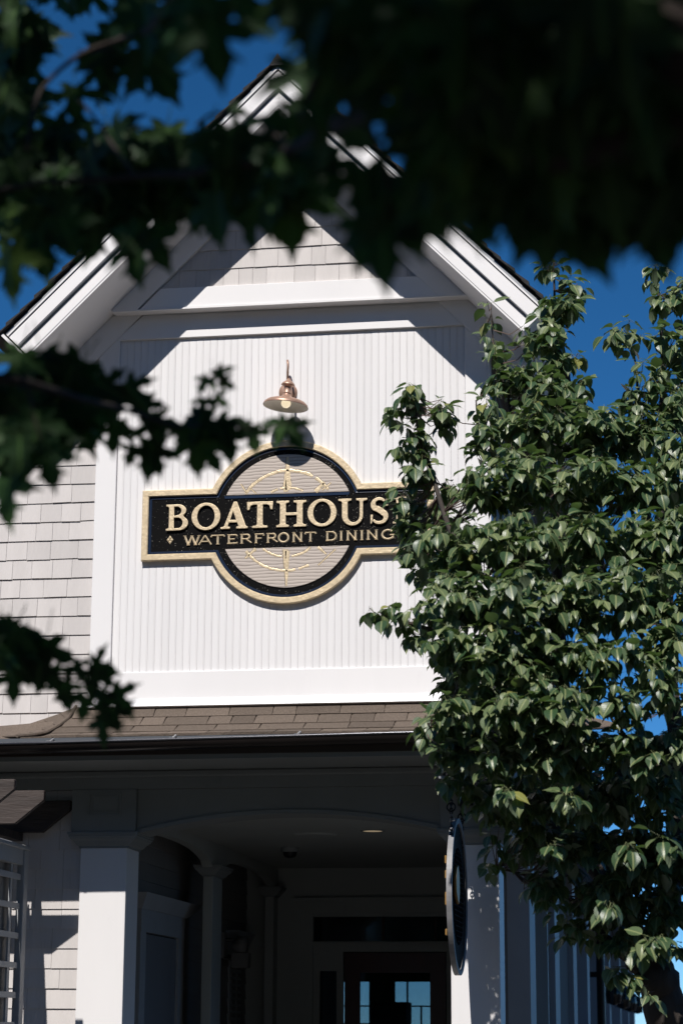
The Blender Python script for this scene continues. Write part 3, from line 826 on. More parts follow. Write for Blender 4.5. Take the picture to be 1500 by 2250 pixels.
for (p, y0, q, y1) in ((oA, -.004, oA, -.052), (oA, -.052, oB, -.058), (oB, -.058, oC, -.058), (oC, -.058, oD, -.050)):
    v, f = ring(p, y0, q, y1); b.add(v, f)
rim = b.obj('gold_rim', M['gold'], sign)
b = B()
oE = sign_outline(.0463); oF = sign_outline(.050); oG = sign_outline(.062); oH = sign_outline(.066)
for (p, y0, q, y1) in ((oE, -.050, oF, -.030), (oF, -.030, oG, -.034), (oG, -.034, oH, -.026)):
    v, f = ring(p, y0, q, y1); b.add(v, f)
b.obj('inner_bevel', M['blackgloss_sky_tint'], sign)
me = mesh([(x, -.0262, z) for x, z in sign_outline(.060)], [tuple(range(len(oA)))])
link('black_field', me, M['smalt'], sign)
B().prism(sign_outline(.02), -.02, -.003).obj('backboard', M['dark'], sign)
# tan disc segments
Rt = .473
ZC = .008
def seg(z0, z1, y, r, inset=0, n=40):
    pts = []
    if z0 > 0:
        a0 = math.asin(z0/r); pts = [(r*math.cos(a0+(PI-2*a0)*k/n), r*math.sin(a0+(PI-2*a0)*k/n)) for k in range(n+1)]
    else:
        a0 = math.asin(-z1/r); pts = [(r*math.cos(PI+a0+(PI-2*a0)*k/n), r*math.sin(PI+a0+(PI-2*a0)*k/n)) for k in range(n+1)]
    return [(SX+.004+x, SZ+ZC+z) for x, z in pts]
b = B().prism(seg(.192, 1, 0, Rt), -.037, -.02); top = b.obj('wood_inset', M['tan'], sign); edge(top, .0015, 1)
b = B().prism(seg(-1, -.190, 0, Rt), -.037, -.02); bot = b.obj('wood_inset', M['tan'], sign); edge(bot, .0015, 1)
# raised black centre bar behind the lettering
b = B(); h = .185; xe = math.sqrt((Rt+.010)**2-.19**2)
b.prism([(SX-.44, SZ+ZC-.186), (SX+.44, SZ+ZC-.186), (SX+.455, SZ+ZC+.188), (SX-.455, SZ+ZC+.188)], -.0335, -.02)
cb = b.obj('centre_bar', M['smalt'], sign)
b = B(); b.prism([(SX-.435, SZ+ZC+.168), (SX+.435, SZ+ZC+.168), (SX+.442, SZ+ZC+.1875), (SX-.442, SZ+ZC+.1875)], -.040, -.0336)
b.obj('bar_ridge', M['blackgloss_sky_tint'], sign)
# gold compass lines carved in the tan wood
CX, CZ = SX+.004, SZ+ZC
def inseg(x, z):
    x -= CX; z -= CZ
    return x*x+z*z < (Rt-.006)**2 and (z > .196 or z < -.194)
rr = random.Random(3)
comp = B(); shadowy = B()
def rib(pts, w0, w1, y=-.0395, miss=0.0):
    n = len(pts)
    for i in range(n-1):
        p, q = pts[i], pts[i+1]
        if not (inseg(*p) and inseg(*q)): continue
        if rr.random() < miss: continue
        dx, dz = q[0]-p[0], q[1]-p[1]; L = math.hypot(dx, dz); nx_, nz_ = -dz/L, dx/L
        wa = 1.6*(w0+(w1-w0)*i/(n-1))*rr.uniform(.8, 1.15); wb = 1.6*(w0+(w1-w0)*(i+1)/(n-1))*rr.uniform(.8, 1.15)
        v = [(p[0]+nx_*wa, -.0368, p[1]+nz_*wa), (q[0]+nx_*wb, -.0368, q[1]+nz_*wb), (q[0]+nx_*wb*.5, y, q[1]+nz_*wb*.5), (p[0]+nx_*wa*.5, y, p[1]+nz_*wa*.5),
             (p[0]-nx_*wa, -.0368, p[1]-nz_*wa), (q[0]-nx_*wb, -.0368, q[1]-nz_*wb), (q[0]-nx_*wb*.5, y, q[1]-nz_*wb*.5), (p[0]-nx_*wa*.5, y, p[1]-nz_*wa*.5)]
        comp.add(v, [(0,1,2,3),(3,2,6,7),(7,6,5,4)])
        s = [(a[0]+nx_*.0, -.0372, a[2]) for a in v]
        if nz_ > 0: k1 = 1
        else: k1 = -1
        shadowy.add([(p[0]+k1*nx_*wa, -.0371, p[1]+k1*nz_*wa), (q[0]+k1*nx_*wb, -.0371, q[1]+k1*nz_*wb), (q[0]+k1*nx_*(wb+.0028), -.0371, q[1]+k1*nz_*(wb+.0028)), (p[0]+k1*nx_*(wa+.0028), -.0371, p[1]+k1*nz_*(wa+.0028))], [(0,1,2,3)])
def circ(r, a0, a1, w, miss=0.06, jit=.0025):
    n = max(6, int(abs(a1-a0)/4))
    pts = [(CX+(r+rr.uniform(-jit, jit))*math.cos(math.radians(a0+(a1-a0)*k/n)), CZ+(r+rr.uniform(-jit, jit))*math.sin(math.radians(a0+(a1-a0)*k/n))) for k in range(n+1)]
    rib(pts, w, w, miss=miss)
circ(.355, 32, 150, .0075); circ(.355, 212, 300, .006, .03)
circ(.232, 58, 86, .005); circ(.232, 94, 128, .006); circ(.258, 222, 262, .0055); circ(.258, 278, 318, .0055)
def line(a, r0, r1, w0, w1, miss=0):
    c, s = math.cos(math.radians(a)), math.sin(math.radians(a))
    n = 10
    rib([(CX+c*(r0+(r1-r0)*k/n), CZ+s*(r0+(r1-r0)*k/n)) for k in range(n+1)], w0, w1, miss=miss)
line(90, .19, .455, .021, .005); line(93, .19, .33, .012, .004); line(270, .19, .462, .016, .004); line(267.5, .19, .33, .014, .003)
line(45, .24, .37, .012, .006); line(40, .24, .40, .006, .003); line(-42, .24, .37, .010, .003); line(222, .25, .39, .010, .004); line(138, .29, .345, .003, .003)
for (p, q) in (((.34, -.215), (.22, -.325)), ((-.33, .27), (-.285, .20)), ((.245, .235), (.215, .20))):
    n = 8
    rib([(CX+p[0]+(q[0]-p[0])*k/n, CZ+p[1]+(q[1]-p[1])*k/n) for k in range(n+1)], .004, .003)
comp.obj('compass_rose', M['gold'], sign, kind='stuff')
M['groove_shadow'] = mat('carved_groove_shadow', (.05, .032, .02), .8)
shadowy.obj('compass_groove_shadow', M['groove_shadow'], sign, kind='stuff')  # flat dark strips beside the gold lines, painted as shadow of the carving

# big raised serif letters, made as bevelled outlines
def arc(cx, cy, rx, ry, a0, a1, n=14):
    return [(cx+rx*math.cos(math.radians(a0+(a1-a0)*k/n)), cy+ry*math.sin(math.radians(a0+(a1-a0)*k/n))) for k in range(n+1)]
def serif_stem(x0, x1, ov, top=True, bot=True, s=.055, y0=0, y1=1):
    """closed outline of a vertical stem with bracketed slab serifs"""
    L = []
    if bot: L += [(x0-ov, y0), (x1+ov, y0), (x1+ov, y0+s), (x1+ov*.35, y0+s+.02), (x1, y0+s+.07)]
    else: L += [(x0, y0), (x1, y0)]
    if top: L += [(x1, y1-s-.07), (x1+ov*.35, y1-s-.02), (x1+ov, y1-s), (x1+ov, y1), (x0-ov, y1), (x0-ov, y1-s), (x0-ov*.35, y1-s-.02), (x0, y1-s-.07)]
    else: L += [(x1, y1), (x0, y1)]
    if bot: L += [(x0, y0+s+.07), (x0-ov*.35, y0+s+.02), (x0-ov, y0+s)]
    return L
G = {}
G['B'] = ([[(0, 0)]+arc(.47, .275, .37, .275, -90, 55)+arc(.43, .765, .33, .235, -50, 90)+[(0, 1), (0, .945), (.07, .93), (.11, .88), (.11, .12), (.07, .07), (0, .055)]],
          [[(.29, .56), (.29, .93)]+arc(.40, .75, .185, .175, 85, -85)+[(.34, .56)], [(.29, .07), (.29, .50)]+arc(.43, .285, .21, .215, 90, -90)], .84)
def ell(w): return ([arc(w/2, .5, w/2, .525, 0, 352, 44)], [arc(w/2, .5, w/2-.205, .43, 0, 352, 44)[::-1]], w)
G['O'] = ell(1.09)
G['A'] = ([[(0, 0), (.30, 0), (.30, .055), (.225, .075), (.265, .26), (.62, .26), (.68, .08), (.61, .055), (.61, 0), (1.02, 0), (1.02, .055), (.955, .075), (.575, 1.03), (.465, 1.03), (.095, .09), (.06, .07), (0, .055)]],
          [[(.295, .33), (.445, .76), (.585, .33)]], 1.02)
G['A'] = ([[(0, 0), (.345, 0), (.345, .06), (.255, .085), (.305, .24), (.625, .24), (.69, .085), (.60, .06), (.60, 0), (1.02, 0), (1.02, .06), (.95, .085), (.60, 1.03), (.49, 1.03), (.13, .095), (.07, .06), (0, .06)]],
          [[(.335, .325), (.465, .70), (.595, .325)]], 1.02)
G['T'] = ([[(.20, 0), (.77, 0), (.77, .06), (.62, .085), (.59, .14), (.59, .90), (.74, .90), (.84, .86), (.89, .70), (.96, .70), (.97, 1.0), (0, 1.0), (.01, .70), (.08, .70), (.13, .86), (.23, .90), (.385, .90), (.385, .14), (.35, .085), (.20, .06)]], [], .97)
G['H'] = ([[(0, 0), (.47, 0), (.47, .06), (.37, .085), (.345, .13), (.345, .45), (.775, .45), (.775, .13), (.75, .085), (.65, .06), (.65, 0), (1.12, 0), (1.12, .06), (1.02, .085), (.985, .13), (.985, .87), (1.02, .915), (1.12, .94), (1.12, 1.0), (.65, 1.0), (.65, .94), (.75, .915), (.775, .87),
           (.775, .54), (.345, .54), (.345, .87), (.37, .915), (.47, .94), (.47, 1.0), (0, 1.0), (0, .94), (.10, .915), (.135, .87), (.135, .13), (.10, .085), (0, .06)]], [], 1.12)
G['U'] = ([[(0, 1), (0, .94), (.10, .915), (.135, .87), (.135, .36)]+arc(.525, .36, .39, .385, 180, 360, 24)+[(.915, .87), (.95, .915), (1.07, .94), (1.07, 1.0), (.67, 1.0), (.67, .94), (.775, .915), (.80, .87), (.80, .36)]+arc(.57, .36, .23, .275, 0, -180, 18)+[(.34, .87), (.375, .915), (.48, .94), (.48, 1.0)]], [], 1.07)
def sstroke():
    # S as a thick swept path with serifs
    cl = arc(.34, .76, .23, .205, 35, 90, 6)+arc(.34, .76, .23, .205, 95, 225, 12)+[(.30, .565), (.42, .485), (.50, .41)]+arc(.345, .265, .24, .215, 40, -60, 10)+arc(.33, .255, .24, .205, -70, -150, 8)
    n = len(cl); Ls, Rs = [], []
    for i, p in enumerate(cl):
        q0, q1 = cl[max(0, i-1)], cl[min(n-1, i+1)]
        dx, dy = q1[0]-q0[0], q1[1]-q0[1]; L = math.hypot(dx, dy) or 1
        t = i/(n-1); w = .045+.062*math.exp(-((t-.5)/.22)**2)
        if t < .05 or t > .95: w = .04
        Ls.append((p[0]-dy/L*w, p[1]+dx/L*w)); Rs.append((p[0]+dy/L*w, p[1]-dx/L*w))
    return Ls, Rs
Ls, Rs = sstroke()
G['S'] = ([Ls[::-1]+[]+Rs], [], .68)
G['E'] = ([[(0, 0), (.80, 0), (.84, .30), (.77, .30), (.70, .13), (.62, .08), (.345, .08), (.345, .47), (.50, .47), (.56, .44), (.58, .36), (.64, .36), (.64, .66), (.58, .66), (.56, .58), (.50, .55), (.345, .55), (.345, .92), (.60, .92), (.68, .88), (.73, .74), (.80, .74), (.78, 1.0), (0, 1.0), (0, .94), (.10, .915), (.135, .87), (.135, .13), (.10, .085), (0, .06)]], [], .84)
def letter_mesh(ch, x0, x1, z0, h, y, depth=.010, bev=.0032):
    outs, holes, wd = G[ch]
    cu = bpy.data.curves.new('letter', 'CURVE'); cu.dimensions = '2D'; cu.fill_mode = 'BOTH'
    sx = (x1-x0)/wd
    for pl in outs+holes:
        sp = cu.splines.new('POLY'); sp.points.add(len(pl)-1); sp.use_cyclic_u = True
        for i, (a, c) in enumerate(pl): sp.points[i].co = (a*sx, c*h, 0, 1)
    cu.extrude = depth/2; cu.bevel_depth = bev; cu.bevel_resolution = 2; cu.offset = -bev*.6
    ob = bpy.data.objects.new('tmp', cu); COL.objects.link(ob)
    dg = bpy.context.evaluated_depsgraph_get()
    me = bpy.data.meshes.new_from_object(ob.evaluated_get(dg))
    bpy.data.objects.remove(ob)
    me.transform(Matrix.Translation((x0, y, z0)) @ Matrix.Rotation(PI/2, 4, 'X'))
    me.materials.clear(); me.materials.append(M['gold'])
    return link('letter', me, None, sign)
for ch, a, c in (('B', -.839, -.684), ('O', -.658, -.456), ('A', -.451, -.262), ('T', -.266, -.086), ('H', -.059, .148), ('O', .159, .360), ('U', .374, .572), ('S', .594, .720), ('E', .752, .900)):
    letter_mesh(ch, a, c, 5.0125, .1845, -.043)
# pieces of the S serifs
for q in ([(.6985, 5.140), (.7165, 5.140), (.7165, 5.196), (.708, 5.190), (.700, 5.172)], [(.5965, 5.013), (.606, 5.020), (.611, 5.040), (.6125, 5.078), (.5965, 5.078)]):
    o = B().prism(q, -.0505, -.035).obj('letter_serif', M['gold'], sign); edge(o, .002, 2)
# small v-cut letters
SMG = {
 'W': (1.35, [[(.05, 1), (.36, 0)], [(.36, 0), (.66, 1)], [(.66, 1), (.98, 0)], [(.98, 0), (1.28, 1)]]),
 'A': (1.2, [[(.08, 0), (.58, 1)], [(.58, 1), (1.1, 0)], [(.30, .33), (.88, .33)]]),
 'T': (1.1, [[(.55, 0), (.55, 1)], [(.02, .95), (1.08, .95)], [(.02, .95), (.02, .80)], [(1.08, .95), (1.08, .80)]]),
 'E': (.95, [[(.14, 0), (.14, 1)], [(0, .95), (.9, .95)], [(0, .05), (.93, .05)], [(.14, .5), (.7, .5)], [(.92, .05), (.92, .2)], [(.9, .95), (.9, .8)]]),
 'R': (1.1, [[(.14, 0), (.14, 1)], [(0, .96), (.6, .96)], arc(.60, .72, .24, .24, 90, -90, 8), [(.14, .48), (.6, .48)], [(.5, .48), (1.02, .03)]]),
 'F': (.9, [[(.14, 0), (.14, 1)], [(0, .95), (.88, .95)], [(.14, .5), (.66, .5)], [(.88, .95), (.88, .78)]]),
 'O': (1.25, [arc(.62, .5, .54, .48, 0, 360, 22)]),
 'N': (1.2, [[(.14, 0), (.14, 1)], [(.14, 1), (1.05, 0)], [(1.05, 0), (1.05, 1)]]),
 'D': (1.2, [[(.14, 0), (.14, 1)], [(0, .95), (.6, .95)], [(0, .05), (.6, .05)], arc(.6, .5, .5, .45, 90, -90, 12)]),
 'I': (.4, [[(.2, 0), (.2, 1)]]),
 'G': (1.25, [arc(.62, .5, .54, .48, 45, 330, 20), [(1.10, .08), (1.10, .45)], [(.8, .45), (1.2, .45)]]),
}
def ridge(b, p, q, w, y0, y1):
    dx, dz = q[0]-p[0], q[1]-p[1]; L = math.hypot(dx, dz)
    if L < 1e-6: return
    nx_, nz_ = -dz/L*w, dx/L*w
    b.add([(p[0]+nx_, y0, p[1]+nz_), (q[0]+nx_, y0, q[1]+nz_), (q[0], y1, q[1]), (p[0], y1, p[1]), (p[0]-nx_, y0, p[1]-nz_), (q[0]-nx_, y0, q[1]-nz_)],
          [(0,1,2,3), (3,2,5,4), (0,3,4), (1,5,2)])
def small_letter(ch, x0, x1, z0, h):
    wd, strokes = SMG[ch]; sx = (x1-x0)/wd
    b = B()
    k = 0
    for st in strokes:
        pts = [(x0+a*sx, z0+c*h) for a, c in st]
        yy = -.040-.0004*k; k += 1
        vert = len(st) == 2 and abs(st[0][0]-st[1][0]) < .45 and abs(st[0][1]-st[1][1]) > .9
        w_ = .0070 if (vert or len(st) > 2) else .0056
        for p, q in zip(pts, pts[1:]): ridge(b, p, q, w_, -.0332, yy)
        if vert:
            for (px_, pz_) in (pts[0], pts[-1]):
                ridge(b, (px_-.0115, pz_), (px_+.0115, pz_), .0030, -.0332, yy-.0003)
    b.obj('letter', M['gold'], sign)
for ch, a, c in (('W', -.710, -.599), ('A', -.612, -.510), ('T', -.520, -.425), ('E', -.404, -.334), ('R', -.314, -.228), ('F', -.212, -.148), ('R', -.129, -.047), ('O', -.048, .030), ('N', .053, .122), ('T', .140, .216),
                 ('D', .287, .363), ('I', .379, .405), ('N', .430, .500), ('I', .522, .548), ('N', .570, .645), ('G', .670, .762)):
    small_letter(ch, a, c, 4.906, .0655)
for cx_ in (-.811, .868):
    b = B()
    for (dx, dz) in ((.0125, 0), (-.0125, 0), (0, .0165), (0, -.0165)):
        c0 = (cx_+dx*1.0, 4.948+dz*1.0); s = .0108; s2 = .0145
        b.add([(c0[0]-s, -.033, c0[1]), (c0[0], -.033, c0[1]-s2), (c0[0]+s, -.033, c0[1]), (c0[0], -.033, c0[1]+s2), (c0[0], -.041, c0[1])], [(0,1,4),(1,2,4),(2,3,4),(3,0,4)])
    b.obj('diamond_ornament', M['gold'], sign)

sign.scale = (1, .72, 1)

# ------------------------------------------------------------------ round hanging sign, seen almost edge on
HX, HY, HZ, HR = 1.235, -.62, 2.455, .485
hs = thing('hanging_sign', 'round carved sign hanging edge-on from chains in front of the right column', 'sign', (HX, HY, HZ))
def ringx(prof, n=110):
    return B().lathe(prof, (0, 0, 0), n, axis='x')
ringx([(HR-.035, -.012), (HR-.03, -.017), (HR, -.017), (HR, .017), (HR-.03, .017), (HR-.035, .010)]).obj('rim', M['signblue'], hs)
ringx([(.0, .0), (.30, .0), (.30, .004), (HR-.034, .004), (HR-.034, -.004), (.0, -.004)]).obj('face', M['smalt'], hs)
net = B()
for k in range(-9, 10):
    q = .30*math.sin(math.acos(min(1, abs(k)*.031/.30))) if abs(k)*.031 < .30 else 0
    if q <= 0: continue
    net.box(.0045, .010, k*.031-.003, k*.031+.003, -q, q)
    net.box(.0045, .0115, -q, q, k*.031-.003, k*.031+.003)
net.obj('net_relief', M['matteblack'], hs)
for sg in (1, -1):
    x0_, x1_ = (.0105, .030) if sg > 0 else (-.030, -.005)
    fish = [(-.40, .10), (-.33, .19), (-.20, .24), (-.05, .21), (.06, .12), (.16, .22), (.14, .10), (.17, -.02), (.05, .05), (-.10, .02), (-.24, .0), (-.34, .03)]
    if sg > 0: fish = [(-.33, .10), (-.27, .16), (-.20, .18), (-.14, .12), (-.13, .02), (-.17, -.06), (-.25, -.04), (-.31, .0)]
    o = B().prism([(y, z) for y, z in fish], x0_, x1_, axis='x').obj('fish_carving', M['brass'], hs); edge(o, .006, 2)
for (zz, hh) in ((.17, .05), (.08, .05), (-.08, .08), (-.26, .04)):
    o = B().box(-.029, -.0175, -HR*.93, -HR*.84, zz, zz+hh).obj('raised_mark', M['brass'], hs); edge(o, .004, 1)
br = thing('sign_bracket', 'dark iron bracket bar and chains holding the round sign', 'bracket', (HX, 0, 3.2))
B().box(-.016, .016, -1.25, .0, -.06, -.035).obj('bar', M['dark'], br)
B().box(-.05, .05, -.062, -.037, -.12, .02).obj('wall_plate', M['dark'], br)
B().box(-.045, .02, -1.23, -1.19, -.075, -.061).obj('clip', M['strap'], br)
def torus(b, c, r, t, ax='x', n=14, m_=6, el=1.0):
    vs = []
    for i in range(n):
        a = 2*PI*i/n
        for j in range(m_):
            q = 2*PI*j/m_
            rr_ = r+t*math.cos(q)
            if ax == 'x': vs.append((c[0]+t*math.sin(q), c[1]+rr_*math.cos(a), c[2]+el*rr_*math.sin(a)))
            else: vs.append((c[0]+rr_*math.cos(a), c[1]+t*math.sin(q), c[2]+el*rr_*math.sin(a)))
    b.add(vs, [(i*m_+j, ((i+1) % n)*m_+j, ((i+1) % n)*m_+(j+1) % m_, i*m_+(j+1) % m_) for i in range(n) for j in range(m_)])
for (yy, zb) in ((-.95, -.62), (-.30, -.40)):
    ch = B(); z = -.07; i = 0
    while z > zb:
        torus(ch, (0, yy, z-.018), .010, .0035, 'x' if i % 2 else 'y', 10, 5, 1.7); z -= .026; i += 1
    ch.obj('chain', M['dark'], br)
    tt = B(); torus(tt, (0, yy, -.22), .026, .005, 'y', 16, 6); tt.obj('ring', M['dark'], br)

# ------------------------------------------------------------------ pergola rafters and trellis, lower left
pg = thing('pergola', 'dark weathered pergola rafters with cut ends at the lower left', 'pergola', (-1.46, 0, 3.15))
for i, yy in enumerate((-1.29, -.65, -.03)):
    q = [(0, -.0), (0, -.065), (-.19, -.215), (-1.6, -.215), (-1.6, 0)]
    o = B().prism(q, yy-.0, yy+.045).obj('rafter', M['brown'], pg); edge(o, .004, 1)
tp = B()
B().box(-.40, -.34, -1.9, .02, -.27, -.2155).obj('girder', M['brown'], pg)
B().box(-1.5, -1.4, -3.0, .02, -.36, -.2155).obj('girder', M['brown'], pg)
for yy in (-1.93, -2.57):
    o = B().prism([(-.03, 0), (-.03, -.065), (-.22, -.215), (-1.6, -.215), (-1.6, 0)], yy, yy+.045).obj('rafter', M['brown'], pg)
tl = thing('trellis', 'pale grey lattice trellis panel with cap rail and square post', 'trellis', (-1.70, -.15, 0))
o = B().box(-.05, 0, -.09, .0, 0, 2.80).obj('post', M['trellis'], tl); edge(o, .004, 1)
o = B().box(-.055, .008, -3.2, .01, 2.801, 2.83).obj('cap_rail', M['trellis'], tl); edge(o, .004, 1)
B().box(-.06, -.01, -3.2, -.091, 2.70, 2.80).obj('top_rail', M['trellis'], tl)
B().box(-.085, -.075, -3.2, -.091, .2, 2.79).obj('back_panel', M['inner_siding'], tl)
B().box(-.06, -.01, -3.2, -.091, .25, .35).obj('bottom_rail', M['trellis'], tl)
for i in range(10):
    y = -.25-.30*i
    B().box(-.046, -.034, y-.022, y+.022, .351, 2.699).obj('lattice_upright', M['trellis'], tl)
for i in range(12):
    z = 2.62-.192*i
    B().box(-.033, -.021, -3.2, -.091, z-.019, z+.019).obj('lattice_rail', M['trellis'], tl)

